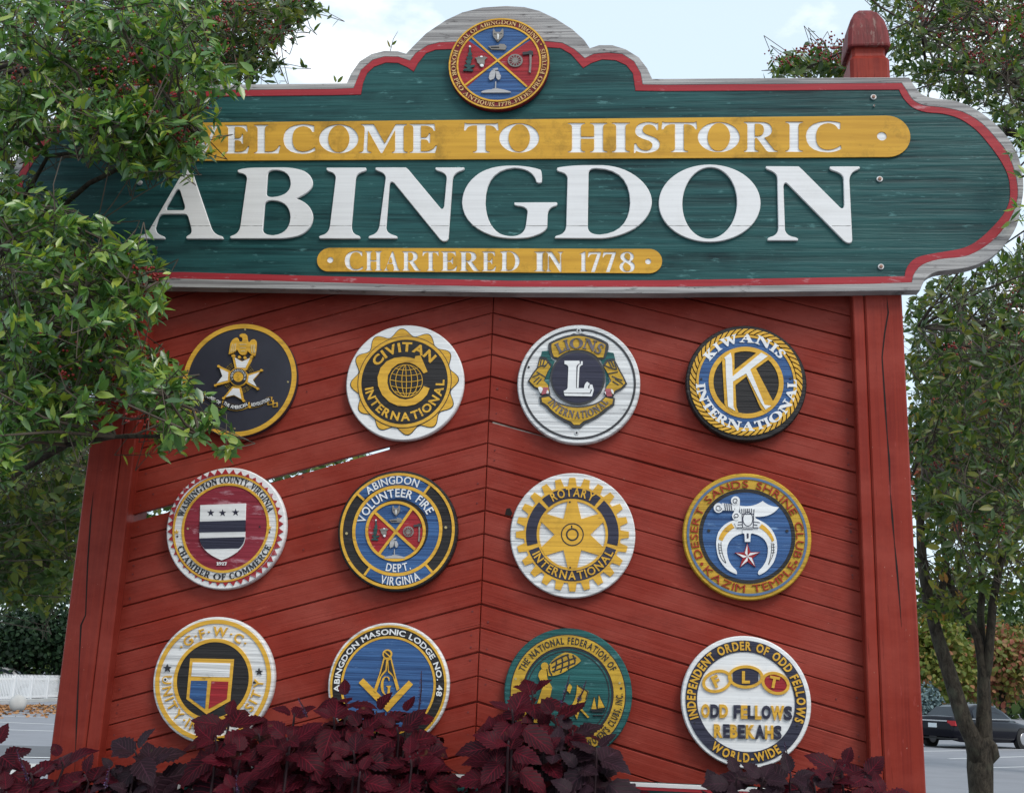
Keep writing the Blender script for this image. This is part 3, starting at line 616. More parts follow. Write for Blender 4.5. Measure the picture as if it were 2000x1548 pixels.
    def line(s, text, boxes, mats, font='sans', bold=.03, hz=.007, name='lettering', par=None):
        """upright letters, each fitted to its own box (x0, x1, ytop, yfoot)"""
        by = {}
        for ch, (x0, x1, y0, y1), mt in zip(text, boxes, mats):
            v, fs, w = letter(ch, font, bold); m = by.setdefault((mt.name, len(by)), (MB(), mt))[0]
            zz = s.t+hz+s.z(); V = []
            for p in v:
                a, b = s.L(x0+(x1-x0)*p[0]/w, y1+(y0-y1)*p[1]); V.append((a, b, zz if p[2] > 0 else s.t-.001))
            m.add(V, fs)
        for m, mt in by.values(): m.build('letter', mt, par or s.o)
    def curve_text(s, text, a, b, c, h, mat, bold=.02, hz=.007, name='lettering', par=None):
        """letters along a quadratic curve in crop pixels (feet on the curve)"""
        Ls = [None if ch == ' ' else letter(ch, 'sans', bold) for ch in text]
        nat = sum(.4 if l is None else l[2] for l in Ls)+.16*(len(Ls)-1)
        pts = [np.array([(1-u)**2*a[q]+2*u*(1-u)*b[q]+u*u*c[q] for q in (0, 1)]) for u in np.linspace(0, 1, 60)]
        ln = np.cumsum([0]+[np.linalg.norm(pts[i+1]-pts[i]) for i in range(59)]); k = ln[-1]/nat; u = 0; m = MB(); zz = s.t+hz+s.z()
        for l in Ls:
            w = (.4 if l is None else l[2])*k
            if l is not None:
                q = np.interp(u+w/2, ln, range(60)); i = min(int(q), 58); p = pts[i]+(pts[i+1]-pts[i])*(q-i); d = pts[i+1]-pts[i]; d /= np.linalg.norm(d); n = np.array((d[1], -d[0]))
                V = []
                for v in l[0]:
                    e = p+d*((v[0]-l[2]/2)*k)+n*(v[1]*h); V.append((*s.L(*e), zz if v[2] > 0 else s.t-.001))
                m.add(V, l[1])
            u += w+.16*k
        return m.build(name, mat, par or s.o)
    def dots(s, name, pts, r, mat, h=.006, n=12): return s.polys(name, [circ(x, y, r, n=n) for x, y in pts], mat, h)
def star(cx, cy, r, rin=.4, rot=0.0, n=5): return [(cx+(r if k % 2 == 0 else r*rin)*math.sin(math.pi*k/n+rot), cy-(r if k % 2 == 0 else r*rin)*math.cos(math.pi*k/n+rot)) for k in range(2*n)]
def inset(p, k):
    p = path(p) if isinstance(p, str) else p; cx = sum(q[0] for q in p)/len(p); cy = sum(q[1] for q in p)/len(p); return [(cx+(x-cx)*k, cy+(y-cy)*k) for x, y in p]
K260 = 1548/260
# ---- 1 eagle and cross
m = Med((340, 610, K260), (760, 782), (660, 659), 'dark plaque with gold rim, gold eagle over a white cross and ribbon', rmat=charcoal)
m.ring('rim', .915, .995, gold, .003)
eagle = m.poly('eagle', ['M 768 268 Q 790 250 815 252 Q 850 252 858 290 Q 858 330 870 350 L 885 352 Q 895 325 930 318 Q 965 322 965 370 Q 962 450 945 518 L 915 505 L 860 455 Q 850 480 835 500 L 800 505 L 770 490 L 740 440 Q 715 460 690 480 L 640 495 Q 650 430 660 370 Q 680 310 735 300 Q 755 303 762 345 L 795 345 Q 805 320 800 310 Q 795 295 768 290 Z'], gold, .009, bevel=.001)
m.strokes('feathers', [f'M {x} {y} L {x-d} {y+95}' for x, y, d in ((690, 375, 22), (710, 372, 18), (728, 366, 12), (905, 385, -10), (925, 385, -14), (942, 380, -8))]+['M 770 380 L 850 380', 'M 775 420 L 845 420', 'M 785 455 L 835 455'], 7, M('gold_pale', (.62, .52, .30), dark=(.4, .32, .15), ridge=.3), .0105, par=eagle)
m.dots('talons', [(765, 525), (830, 532), (700, 510), (905, 525)], 17, gold, .008)
m.strokes('wreath', [[(757+r*math.cos(a), 757+r*math.sin(a)), (757+(r+3)*math.cos(a+.2), 757+(r+3)*math.sin(a+.2))] for r in (140, 160, 180) for a in np.arange(0, 6.28, .27)], 8, M('gold_dark', (.20, .14, .04), dark=(.1, .07, .02), ridge=.3), .004)
arms = [[(690, 515), (798, 575), (915, 522), (848, 668), (722, 664)], [(528, 630), (655, 690), (648, 810), (486, 852), (568, 748)], [(1022, 678), (920, 790), (978, 892), (848, 822), (862, 728)], [(580, 1000), (688, 868), (778, 874), (815, 1032), (702, 968)]]
m.polys('cross_border', [inset(a, 1.08) for a in arms], gold, .007)
m.polys('cross_arms', [inset(a, .78) for a in arms], white, .0085)
m.dots('cross_balls', [(690, 512), (912, 520), (525, 632), (486, 854), (1022, 678), (978, 892), (582, 1002), (815, 1030)], 15, gold, .009)
m.polys('hub', [circ(757, 757, 108, n=40)], gold, .0095); m.polys('hub_band', [circ(757, 757, 98, n=40)], ink, .0105); m.polys('hub_boss', [circ(757, 757, 58, n=32)], gold, .0115)
cl = [letter(ch, 'sans', .02) for ch in 'LIBERTASETPATRIA']; mm = MB()
for i, l in enumerate(cl):
    a = math.radians(-110+i*220/15); ux, uy = math.sin(a), -math.cos(a); V = []
    for v in l[0]:
        lx, ly = (v[0]-l[2]/2)*17, v[1]*22; V.append((*m.L(757+ux*(67+ly)-uy*lx, 757+uy*(67+ly)+ux*lx), m.t+.0115 if v[2] > 0 else m.t))
    mm.add(V, l[1])
mm.build('hub_lettering', white, m.o)
m.strokes('profile', ['M 745 725 Q 775 735 750 755 Q 730 770 770 775 Q 775 790 745 795'], 12, goldw, .0125)
rib = [path('M 365 942 Q 420 965 470 1010 Q 520 1048 572 1045 L 555 1112 Q 490 1100 440 1050 Q 400 1010 345 985 Z'), path('M 578 1025 Q 720 1110 872 1045 L 868 1100 Q 700 1195 556 1078 Z'), path('M 905 1062 Q 1020 1050 1060 1005 Q 1095 985 1138 985 L 1132 1035 Q 1090 1035 1060 1060 Q 1000 1105 895 1110 Z')]
m.polys('ribbon_edge', [inset(p, 1.05) for p in rib], gold, .004); m.polys('ribbon', [inset(p, .96) for p in rib], ink, .0055)
m.curve_text('SONS OF', (362, 985), (420, 1000), (535, 1075), 36, white); m.curve_text('THE AMERICAN', (578, 1070), (720, 1170), (862, 1085), 38, white); m.curve_text('REVOLUTION', (908, 1095), (1020, 1085), (1118, 1025), 36, white)
tails = [[(290, 985), (340, 980), (352, 1030), (290, 1040)], [(1085, 1040), (1160, 1020), (1165, 1070), (1090, 1080)], [(1150, 1060), (1205, 1045), (1210, 1100), (1150, 1105)], [(545, 1060), (575, 1090), (555, 1110)], [(868, 1075), (905, 1090), (875, 1120)]]
m.polys('ribbon_tails', tails, gold, .0045); m.polys('tail_centres', [inset(t, .55) for t in tails[:3]], ink, .0055)
m.dots('screws', [(828, 200), (200, 755), (1325, 808), (705, 1350)], 11, brass, .002)
# ---- 2 scalloped gold seal with a globe
m = Med((660, 620, K260), (776, 749), (684, 671), 'white plaque with scalloped gold seal, big letter C round a globe', rmat=white)
def scal(g): return [(776+684*(.857+.062*math.cos(12*(t-R_(-3)))+g)*math.sin(t), 749-671*(.857+.062*math.cos(12*(t-R_(-3)))+g)*math.cos(t)) for t in np.linspace(0, 2*math.pi, 240, endpoint=False)]
m.poly('scallop_line', [scal(.007)], ink, .002); m.poly('scallop', [scal(-.007)], gold, .0035)
m.ring('ring_line', .785, .797, ink, .005); m.ring('field', 0, .735, navy, .0042); m.ring('gold_ring', .732, .785, gold, .0055)
m.ring('black_field', 0, .731, black, .0045)
m.arc('CIVITAN', (455, 560), (1075, 525), .15, gold, bold=.035, rr=.53)
m.arc('INTERNATIONAL', (300, 830), (1235, 725), .135, gold, bold=.03, flip=True, rr=.672)
C_ = 'M 1045 635 L 1000 655 L 960 600 L 900 555 L 840 530 L 780 528 L 700 545 L 630 600 L 585 680 L 578 760 L 600 840 L 650 900 L 720 945 L 790 958 L 870 940 L 940 890 L 985 830 L 1000 802 L 1068 825 L 1040 900 L 980 965 L 900 1015 L 800 1035 L 700 1030 L 600 985 L 520 905 L 472 800 L 465 700 L 500 590 L 570 515 L 660 475 L 760 463 L 840 470 L 895 485 L 905 455 L 965 448 Z'
m.poly('initial', [C_], gold, .008)
gl = [circ(797, 740, 188, n=40)+[(985, 740)]]
for k in (.3, .68): gl.append([(797+6+188*k*math.cos(t), 740+188*math.sin(t)) for t in np.linspace(0, 2*math.pi, 33)])
gl.append([(790, 552), (800, 740), (797, 928)])
for yy in (-.72, -.38, .0, .38, .72):
    hw = 188*math.sqrt(1-yy*yy); gl.append([(797+hw*u, 740+188*yy+26*(1-u*u)-14) for u in np.linspace(-1, 1, 13)])
m.strokes('globe', gl, 7, gold, .0065)
# ---- 3 lions
m = Med((1000, 620, K260), (773, 766), (716, 690), 'weathered white plaque with two gold lion heads beside a white letter L', thick=.05, rmat=whitew)
m.ring('rim_line', .895, .93, dkgrey, .002)
m.polys('teal_ground', ['M 350 395 L 425 388 L 455 480 L 500 510 Q 430 640 435 800 L 400 790 L 360 740 L 400 640 L 330 480 Z', 'M 1105 400 L 1182 415 L 1200 490 L 1110 640 L 1140 790 L 1090 815 Q 1110 640 1030 500 L 1085 470 Z'], teal, .004)
hl = 'M 325 455 L 400 470 L 465 555 L 425 620 L 400 680 L 375 745 L 430 800 L 445 890 L 400 920 L 330 905 L 315 850 L 250 820 L 182 748 L 240 650 L 290 590 Z'
hr = 'M 1100 490 L 1185 480 L 1225 550 L 1265 630 L 1300 690 L 1338 775 L 1285 835 L 1195 880 L 1180 925 L 1110 935 L 1070 890 L 1085 830 L 1150 745 L 1110 650 L 1055 560 Z'
for q, kx in ((hl, 1), (hr, -1)):
    h_ = m.poly('lion_head', [q], dkgrey, .006); m.poly('mane', [inset(q, .86)], goldw, .009, par=h_)
    if kx == 1:
        m.polys('mouth', ['M 365 815 L 425 820 L 415 890 L 345 905 Z'], pink, .010, par=h_); m.polys('teeth', ['M 305 820 Q 345 800 362 840 L 340 890 Q 320 880 305 820 Z', 'M 410 850 Q 438 860 425 893 L 400 890 Z'], white, .011, par=h_)
        m.strokes('mane_lines', ['M 345 480 L 330 560', 'M 380 490 L 355 580', 'M 420 530 L 370 590', 'M 300 590 Q 340 560 400 570', 'M 290 640 L 390 700', 'M 240 700 L 330 660', 'M 255 760 L 320 700', 'M 290 780 L 345 720'], 13, dkgrey, .0105, par=h_)
    else:
        m.polys('mouth', ['M 1085 835 L 1145 835 L 1165 920 L 1110 925 L 1088 890 Z'], pink, .010, par=h_); m.polys('teeth', ['M 1148 840 Q 1190 840 1180 900 L 1160 880 Z', 'M 1072 870 L 1090 870 L 1092 905 Z'], white, .011, par=h_)
        m.strokes('mane_lines', ['M 1120 510 L 1160 590', 'M 1150 500 L 1185 580', 'M 1190 520 L 1215 600', 'M 1075 560 Q 1140 600 1220 610', 'M 1120 660 L 1230 640', 'M 1160 690 L 1280 740', 'M 1170 750 L 1240 790', 'M 1200 720 L 1290 780'], 13, dkgrey, .0105, par=h_)
b_ = m.poly('banner', ['M 430 300 Q 560 225 680 205 L 720 188 L 765 200 L 810 188 L 855 205 Q 1000 225 1112 300 Q 1138 335 1112 400 L 1085 475 Q 1060 495 1020 490 L 520 490 Q 470 480 440 430 Q 412 360 430 300 Z'], dkgrey, .006)
m.poly('banner_face', ['M 462 312 Q 620 232 770 220 Q 920 232 1085 322 Q 1092 370 1060 470 L 1000 470 Q 900 380 770 380 Q 640 380 535 470 L 490 462 Q 452 390 462 312 Z'], goldw, .008, par=b_)
m.arc('LIONS', (555, 425), (1010, 440), .175, M('letter_slate', (.13, .12, .14), dark=(.06, .055, .07), ridge=.5), font='serif', bold=.012, hz=.0115)
b2 = m.poly('lower_banner', ['M 318 925 L 440 900 Q 520 1030 765 1035 Q 1000 1030 1090 910 L 1198 940 L 1190 1020 L 1100 1085 Q 1000 1180 850 1235 L 800 1285 L 700 1285 L 660 1240 Q 480 1160 400 1050 L 328 1000 Z'], dkgrey, .006)
m.poly('banner_face', ['M 345 940 L 430 925 Q 540 1050 765 1055 Q 990 1050 1085 935 L 1175 955 L 1165 1010 L 1080 1060 Q 980 1160 830 1210 L 785 1250 L 720 1250 L 690 1215 Q 500 1140 420 1030 L 350 985 Z'], goldw, .008, par=b2)
m.arc('INTERNATIONAL', (410, 995), (1115, 985), .115, MATS['letter_slate'], font='serif', bold=.01, flip=True, hz=.0105)
m.polys('roundel_edge', [circ(765, 705, 318, 312, n=72)], dkgrey, .0085); m.polys('roundel', [circ(765, 707, 296, 290, n=72)], navy, .0095)
m.polys('initial', ['M 612 512 L 785 512 L 790 545 Q 762 550 750 580 L 745 830 L 838 830 Q 842 780 875 755 L 905 778 Q 885 800 885 828 L 918 845 L 905 885 L 605 885 L 603 860 Q 645 850 648 820 L 657 590 Q 655 560 612 550 Z', 'M 802 518 L 824 520 L 822 560 Q 790 570 785 600 L 775 825 L 755 825 L 765 590 Q 770 555 800 550 Z', 'M 605 892 L 912 896 L 932 850 L 900 835 L 905 788 L 935 790 L 952 850 L 930 925 L 615 918 Z'], white, .013)
m.dots('screw_washers', [(777, 153), (752, 1340)], 26, steel, .002); m.dots('screw_holes', [(777, 153), (752, 1340), (825, 152), (195, 578)], 12, ink, .0032)
# ---- 4 rope border, big K
m = Med((1325, 620, K260), (785, 755), (706, 668), 'black plaque with gold rope border and big white letter K', thick=.055, rmat=black)
def pol(r, t): return (785+706*r*math.sin(t), 755-668*r*math.cos(t))
rope = []
for k in range(52):
    t = 2*math.pi*k/52; d = 2*math.pi/52*.70
    rope.append([pol(.835, t-.06), pol(.835, t-.06+d), pol(.88, t+d+.0), pol(.928, t+d+.075), pol(.928, t+.075), pol(.88, t+.0)])
m.polys('rope', rope, gold, .0055)
m.ring('gold_ring', .785, .825, gold, .005); m.ring('blue_ring', .61, .785, blue, .003); m.ring('inner_ring', .54, .618, gold, .0055); m.ring('centre', 0, .54, black, .0025)
m.poly('initial_edge', ['M 505 460 L 600 395 L 648 395 L 650 600 L 640 622 L 900 420 L 940 385 L 1075 465 L 1050 490 L 900 598 L 1110 1000 L 1075 1055 L 1000 1105 L 950 1050 L 790 688 L 660 790 L 672 1040 L 700 1115 L 640 1115 L 550 1040 L 535 1000 Z'], gold, .0065)
m.poly('initial', ['M 530 475 L 605 415 L 620 480 L 628 690 L 960 415 L 1035 455 L 832 610 L 1000 1020 L 1075 1030 L 1010 1075 L 960 1000 L 785 655 L 632 750 L 637 1040 L 660 1090 L 575 1040 L 552 700 L 545 490 Z'], white, .0085)
m.arc('KIWANIS', (395, 520), (1195, 465), .145, white, font='serif', bold=.03, hz=.006)
m.arc('INTERNATIONAL', (222, 775), (1385, 722), .145, white, font='serif', bold=.03, flip=True, hz=.006)
m.dots('screws', [(265, 718), (1303, 712)], 13, ink, .0045)
# ---- 5 saw-tooth border and shield
m = Med((310, 900, K260), (778, 775), (697, 703), 'white plaque with red saw-tooth border and a striped shield with three stars', thick=.05, rmat=white)
def pol(r, t): return (778+697*r*math.sin(t), 775-703*r*math.cos(t))
m.polys('teeth', [[pol(.885, t-.068), pol(.97, t), pol(.885, t+.068)] for t in np.arange(46)*2*math.pi/46], M('tooth_red', (.34, .025, .03), dark=(.22, .02, .028), wear=(.45, .22, .24), wear_amt=.4, ridge=.5), .003)
m.ring('red_ring', .875, .897, mred, .0026); m.ring('gold_ring', .855, .885, gold, .005); m.ring('white_ring', .735, .855, whitew, .002); m.ring('inner_ring', .695, .735, gold, .005); m.ring('field', 0, .695, mredw, .002)
sh = m.poly('shield', ['M 492 515 L 1020 495 L 1010 900 Q 1000 1060 740 1155 Q 500 1060 482 900 Z'], white, .008)
m.polys('bars', ['M 485 708 L 1016 690 L 1012 822 L 482 832 Z', 'M 482 900 L 1010 885 Q 1005 970 940 1018 L 545 1025 Q 490 970 482 900 Z'], navy, .0095, par=sh)
m.polys('stars', [star(615, 605, 44), star(752, 606, 44), star(903, 599, 44)], navy, .0095, par=sh)
m.arc('WASHINGTON COUNTY, VIRGINIA', (262, 645), (1275, 600), .10, ink, font='serif', bold=.004, hz=.0045, rr=.745)
m.arc('CHAMBER OF COMMERCE', (205, 1010), (1290, 985), .10, ink, font='serif', bold=.004, flip=True, hz=.0045, rr=.848)
m.polys('side_stars', [star(212, 826, 30), star(1286, 775, 32)], gold, .005); m.dots('screws', [(220, 878), (1177, 765), (1288, 828)], 11, ink, .004); m.dots('brass_screw', [(342, 786)], 13, brass, .004)
m.line('1927', [(680, 703, 1175, 1212), (707, 735, 1175, 1212), (740, 764, 1175, 1212), (768, 795, 1175, 1212)], [white]*4, font='serif', hz=.006)
# ---- shared heraldic figures (given in the town seal's crop)
def figures(m, T):
    tr = lambda p: [T(x, y) for x, y in (path(p, 5) if isinstance(p, str) else p)]
    h = m.polys('wolf_head', [tr('M 760 290 L 775 285 L 800 330 L 865 330 L 895 282 L 910 290 L 912 360 Q 905 410 860 440 L 840 468 L 815 466 L 795 430 Q 755 400 758 350 Z')], greyfig, .008)
    m.polys('muzzle', [tr('M 822 365 Q 842 350 848 380 L 840 440 L 826 440 Z')], white, .0095, par=h)
    m.strokes('eyes', [tr('M 780 355 L 805 362'), tr('M 862 362 L 888 352'), tr('M 800 445 L 820 455 L 838 450')], 6, dkgrey, .0095, par=h)
    m.polys('hand', [tr('M 690 535 L 840 520 L 860 500 L 925 505 L 955 535 L 940 585 L 740 580 Z')], greyfig, .008); m.polys('gap_in_hand', [tr('M 730 545 L 850 545 L 850 560 L 745 562 Z')], ink, .0092)
    m.polys('wheat', [tr('M 415 550 L 440 545 L 445 620 L 462 640 L 445 680 L 470 690 L 450 730 L 445 770 L 425 810 L 500 800 L 490 830 L 420 850 L 480 870 L 465 895 L 330 885 L 345 860 L 400 850 L 345 810 L 370 790 L 395 800 L 365 740 L 395 740 L 375 690 L 405 680 L 400 640 L 420 620 Z')], dkgreen, .008)
    m.polys('wheat_tip', [tr(circ(430, 540, 15, n=10))], white, .009)
    h = m.polys('cow_head', [tr('M 500 700 L 540 695 L 545 675 L 575 690 L 620 690 L 640 670 L 650 690 L 680 695 L 640 730 L 640 780 L 625 820 L 580 832 L 560 790 L 535 770 L 525 725 Z')], greyfig, .008)
    m.polys('cow_blaze', [tr(circ(595, 688, 20, 12, n=10)), tr(circ(602, 812, 26, 20, n=12))], white, .0095, par=h)
    m.polys('wheel', [tr(circ(1080, 737, 108, 92, n=32))], greyfig, .007)
    m.polys('wheel_gaps', [tr([(1080+.38*108*math.cos(t), 737+.38*92*math.sin(t)), (1080+.78*108*math.cos(t-.15), 737+.78*92*math.sin(t-.15)), (1080+.78*108*math.cos(t+.15), 737+.78*92*math.sin(t+.15))]) for t in np.arange(12)*math.pi/6], maroon, .0082)
    m.polys('axe_handle', [tr('M 1285 640 L 1318 640 L 1312 800 L 1305 918 L 1275 905 L 1288 800 Z')], greyfig, .008); m.polys('axe_head', [tr('M 1185 620 L 1260 615 L 1295 595 L 1335 610 L 1340 660 L 1270 650 L 1190 660 Z')], dkgrey, .009)
    m.polys('leaves', [tr('M 745 880 L 780 870 L 800 900 L 790 960 L 775 1000 L 720 1025 L 700 990 L 715 920 Z'), tr('M 800 890 L 845 900 L 875 960 L 860 1010 L 835 1018 L 808 990 L 805 930 Z'), tr('M 755 860 L 790 850 L 830 845 L 835 870 L 780 885 Z')], greypal, .008)
    m.polys('stem', [tr('M 793 1040 L 806 1040 L 806 1140 L 788 1140 Z')], greypal, .0075); m.polys('mound', [tr('M 590 1190 Q 640 1160 740 1155 Q 790 1125 850 1145 Q 960 1165 1020 1190 L 1010 1200 L 600 1202 Z')], greypal, .008)
# ---- 6 fire department
m = Med((645, 905, K260), (780, 775), (702, 697), 'black plaque with blue rings and four painted quarters, gold rings all round', thick=.055, rmat=black)
m.ring('gold_ring', .912, .957, gold, .004); m.ring('middle_ring', .70, .752, gold, .0045); m.ring('blue_ring', .52, .70, blue, .002)
def pol(r, t): return (778+702*r*math.sin(R_(t)), 778-697*r*math.cos(R_(t)))
def sector(a, b): return [pol(.912, t) for t in np.linspace(a, b, 24)]+[pol(.752, t) for t in np.linspace(b, a, 24)]
m.polys('blue_sectors', [sector(-47, 36), sector(140, 216)], blue, .003)
m.strokes('dividers', [[pol(.745, a), pol(.92, a)] for a in (-47, 36, 140, 216)], 26, gold, .0043)
q0 = lambda x, y: (765+(x-825)*.578, 790+(y-735)*.67)
QC, QR = (762, 787), (346, 347)
m.polys('centre_blue', [circ(*QC, 330, n=72)], blue, .0025)
def qsec(a, b): return [(765, 795)]+[(QC[0]+330*math.sin(R_(t)), QC[1]-330*math.cos(R_(t))) for t in np.linspace(a, b, 24)]
m.polys('red_quarters', [qsec(34, 133), qsec(213, 314)], mred, .0035)
m.strokes('quarter_bars', ['M 525 570 L 765 795 L 990 1000', 'M 962 515 L 765 795 L 575 1045'], 30, gold, .006)
m.poly('centre_ring', [circ(*QC, 350, n=72), circ(*QC, 318, n=72)], gold, .0065)
figures(m, q0)
m.arc('ABINGDON', (440, 350), (1005, 295), .125, white, bold=.012); m.arc('VOLUNTEER FIRE', (385, 690), (1105, 605), .135, white, bold=.012); m.arc('DEPT.', (640, 1252), (940, 1215), .125, white, bold=.012, flip=True); m.arc('VIRGINIA', (575, 1395), (1050, 1335), .13, white, bold=.012, flip=True)
m.dots('screws', [(192, 812), (1345, 743)], 16, brass, .004)
# ---- 7 cog wheel
K265 = 1548/265
m = Med((985, 910, K265), (777, 781), (712, 716), 'white plaque with a gold cog wheel of six spokes', thick=.042, rmat=whitew)
def pol(r, t): return (777+712*r*math.sin(t), 781-716*r*math.cos(t))
gear = []
for k in range(24):
    t = 2*math.pi*(k+.0)/24; p_ = 2*math.pi/24
    gear += [pol(.775, t-p_*.5), pol(.775, t-p_*.34), pol(.905, t-p_*.20), pol(.905, t+p_*.20), pol(.775, t+p_*.34)]
m.poly('cog', [gear, [pol(.53, t) for t in np.linspace(0, 2*math.pi, 72, endpoint=False)]], gold, .005)
navs = []
for a, b in ((-41, 38), (43, 104), (109, 250), (256, 314)):
    navs.append([pol(.742, R_(t)) for t in np.linspace(a, b, 24)]+[pol(.572, R_(t)) for t in np.linspace(b, a, 24)])
m.polys('navy_bands', navs, navy, .0058)
sp = []
for k in range(6):
    t = R_(60*k); sp += [pol(.545, t-R_(7.6)), pol(.545, t+R_(7.6)), pol(.285, t+R_(30))]
m.poly('spokes', [sp], gold, .0062); m.ring('hub_ring', .165, .182, ink, .0072); m.ring('axle_ring', .078, .102, ink, .0072); m.polys('keyway', [[(760, 678), (778, 678), (776, 712), (764, 712)]], ink, .0075)
m.arc('ROTARY', (560, 405), (1000, 410), .135, gold, bold=.02, hz=.0085); m.arc('INTERNATIONAL', (320, 1005), (1245, 985), .125, gold, bold=.02, flip=True, hz=.0085)
m.dots('screws', [(748, 412), (752, 1157)], 11, ink, .0075)
# ---- 8 scimitar and crescent
K270 = 1548/270
m = Med((1320, 910, K270), (795, 780), (722, 708), 'gold rimmed blue plaque with a white scimitar, crescent and red star', thick=.045, rmat=goldw)
m.ring('blue_line', .90, .937, blueflat, .003); m.ring('dark_ring', .69, .748, black, .002); m.ring('field', 0, .69, blue, .001)
m.arc('DESERT SANDS SHRINE CLUB', (275, 1025), (1335, 1020), .115, orange, bold=0.0, rr=.765, hz=.005); m.arc('KAZIM TEMPLE', (285, 1175), (1370, 1125), .115, orange, bold=0.0, flip=True, rr=.882, hz=.005)
m.dots('letter_dots', [(290, 1095), (1346, 1075)], 18, orange, .005)
m.poly('blade', ['M 715 445 Q 860 470 970 392 Q 1040 455 1152 462 Q 1070 580 890 567 Q 800 540 715 520 Z'], white, .007)
h = m.polys('hilt', ['M 515 415 L 655 432 L 655 502 L 520 497 Z', 'M 640 430 L 715 400 L 712 470 L 690 560 L 640 590 L 632 560 L 662 480 Z'], white, .0075)
m.polys('pommel', [circ(476, 470, 54, n=24), circ(665, 390, 50, n=24), circ(676, 560, 48, n=24)], white, .0085, par=h)
m.strokes('scrolls', [[(cx+r*(1-.55*u/7)*math.cos(u+ph), cy+r*(1-.55*u/7)*math.sin(u+ph)) for u in np.linspace(0, 7, 22)] for cx, cy, r, ph in ((476, 470, 36, 0), (665, 390, 32, 1), (676, 560, 30, 2))]+[f'M {x} 420 L {x+10} 497' for x in (545, 568, 592, 615)], 7, navy, .0096, par=h)
cr = m.poly('crescent', ['M 680 1210 Q 540 1170 475 1020 Q 425 860 475 740 Q 530 640 640 610 L 700 590 L 880 580 L 970 625 Q 1090 690 1125 830 Q 1150 960 1090 1080 Q 1020 1190 930 1218 Q 905 1200 930 1165 Q 1030 1080 1030 930 Q 1020 790 860 755 L 740 755 Q 590 790 570 930 Q 570 1080 670 1160 Q 690 1190 680 1210 Z'], white, .006)
m.polys('gold_inlay', ['M 620 640 L 655 690 Q 560 740 520 840 L 475 820 Q 510 700 620 640 Z', 'M 960 650 Q 1060 710 1100 830 L 1075 850 Q 1030 740 930 690 Z'], gold, .0072, par=cr)
m.strokes('claw_lines', ['M 480 860 Q 470 930 500 1010 Q 520 1060 560 1085', 'M 505 850 Q 500 960 560 1080', 'M 1085 860 Q 1110 960 1060 1050 L 1035 1105', 'M 1065 860 Q 1080 960 1035 1100']+[f'M 478 {y} L 510 {y+4}' for y in (880, 910, 940, 970)]+[f'M 1070 {y} L 1105 {y-4}' for y in (880, 910, 940, 970)], 6, dkgrey, .0070, par=cr)
sx = m.polys('sphinx', ['M 730 480 L 760 470 L 800 462 L 845 470 L 870 485 L 890 590 L 955 630 L 920 700 L 680 700 L 655 640 L 715 590 Z'], white, .0095)
m.strokes('sphinx_lines', [circ(803, 595, 55, 78, n=24)+[(858, 595)], 'M 740 540 L 870 540', 'M 735 480 L 745 690', 'M 872 485 L 862 690', 'M 680 690 L 920 692', 'M 690 660 L 745 655', 'M 862 655 L 910 665', 'M 695 630 L 745 625', 'M 862 625 L 935 635']+[f'M {x} 480 L {x} 530' for x in (760, 780, 800, 820, 845)], 8, navy, .0106, par=sx)
cw = m.polys('claw_clasp', ['M 745 690 L 860 690 L 855 750 L 835 762 L 830 850 L 770 850 L 765 762 L 745 750 Z'], white, .0098); m.polys('clasp_slot', ['M 790 755 L 812 755 L 810 810 L 792 810 Z', 'M 748 705 L 858 705 L 858 714 L 748 714 Z'], navy, .011, par=cw)
st_ = star(800, 1012, 150, .40, -.02)
s8 = m.poly('star', [st_], mred, .007)
m.polys('star_facets', [[(800, 1012), (800+(st_[k][0]-800)*.9, 1012+(st_[k][1]-1012)*.9), ((st_[k-1][0]-800)*.8+800, (st_[k-1][1]-1012)*.8+1012)] for k in range(0, 10, 2)], white, .0082, par=s8)
m.dots('screws', [(368, 722), (1243, 726)], 17, ink, .004)
# ---- 9 shield in three colours
m = Med((285, 1195, K270), (752, 755), (687, 704), 'white plaque with gold rings and a shield in white, blue and red', thick=.05, rmat=whitew)
m.ring('gold_ring', .89, .955, gold, .004); m.ring('inner_ring', .595, .652, gold, .004); m.ring('field', 0, .595, black, .002)
sh = m.poly('shield', ['M 500 515 L 990 525 L 950 990 L 685 1140 L 458 970 Z'], gold, .005)
m.polys('white_panel', ['M 530 560 L 950 570 L 940 727 L 515 715 Z'], whitew, .0062, par=sh); m.polys('blue_panel', ['M 512 765 L 695 765 L 668 1080 L 495 955 Z'], blue, .0062, par=sh); m.polys('red_panel', ['M 740 770 L 930 775 L 912 970 L 708 1080 Z'], mred, .0062, par=sh)
m.arc('·G·F·W·C·', (400, 405), (1090, 390), .145, gold, bold=.012, rr=.69, wmax=1.05); m.arc('UNITY·IN DIVERSITY', (175, 705), (1330, 745), .145, gold, bold=.012, flip=True, rr=.835, wmax=1.0)
m.polys('side_stars', [star(243, 625, 48), star(1270, 665, 44)], ink, .005); m.dots('washers', [(225, 752)], 24, white, .0075); m.dots('screws', [(226, 752), (1218, 785)], 13, ink, .009)
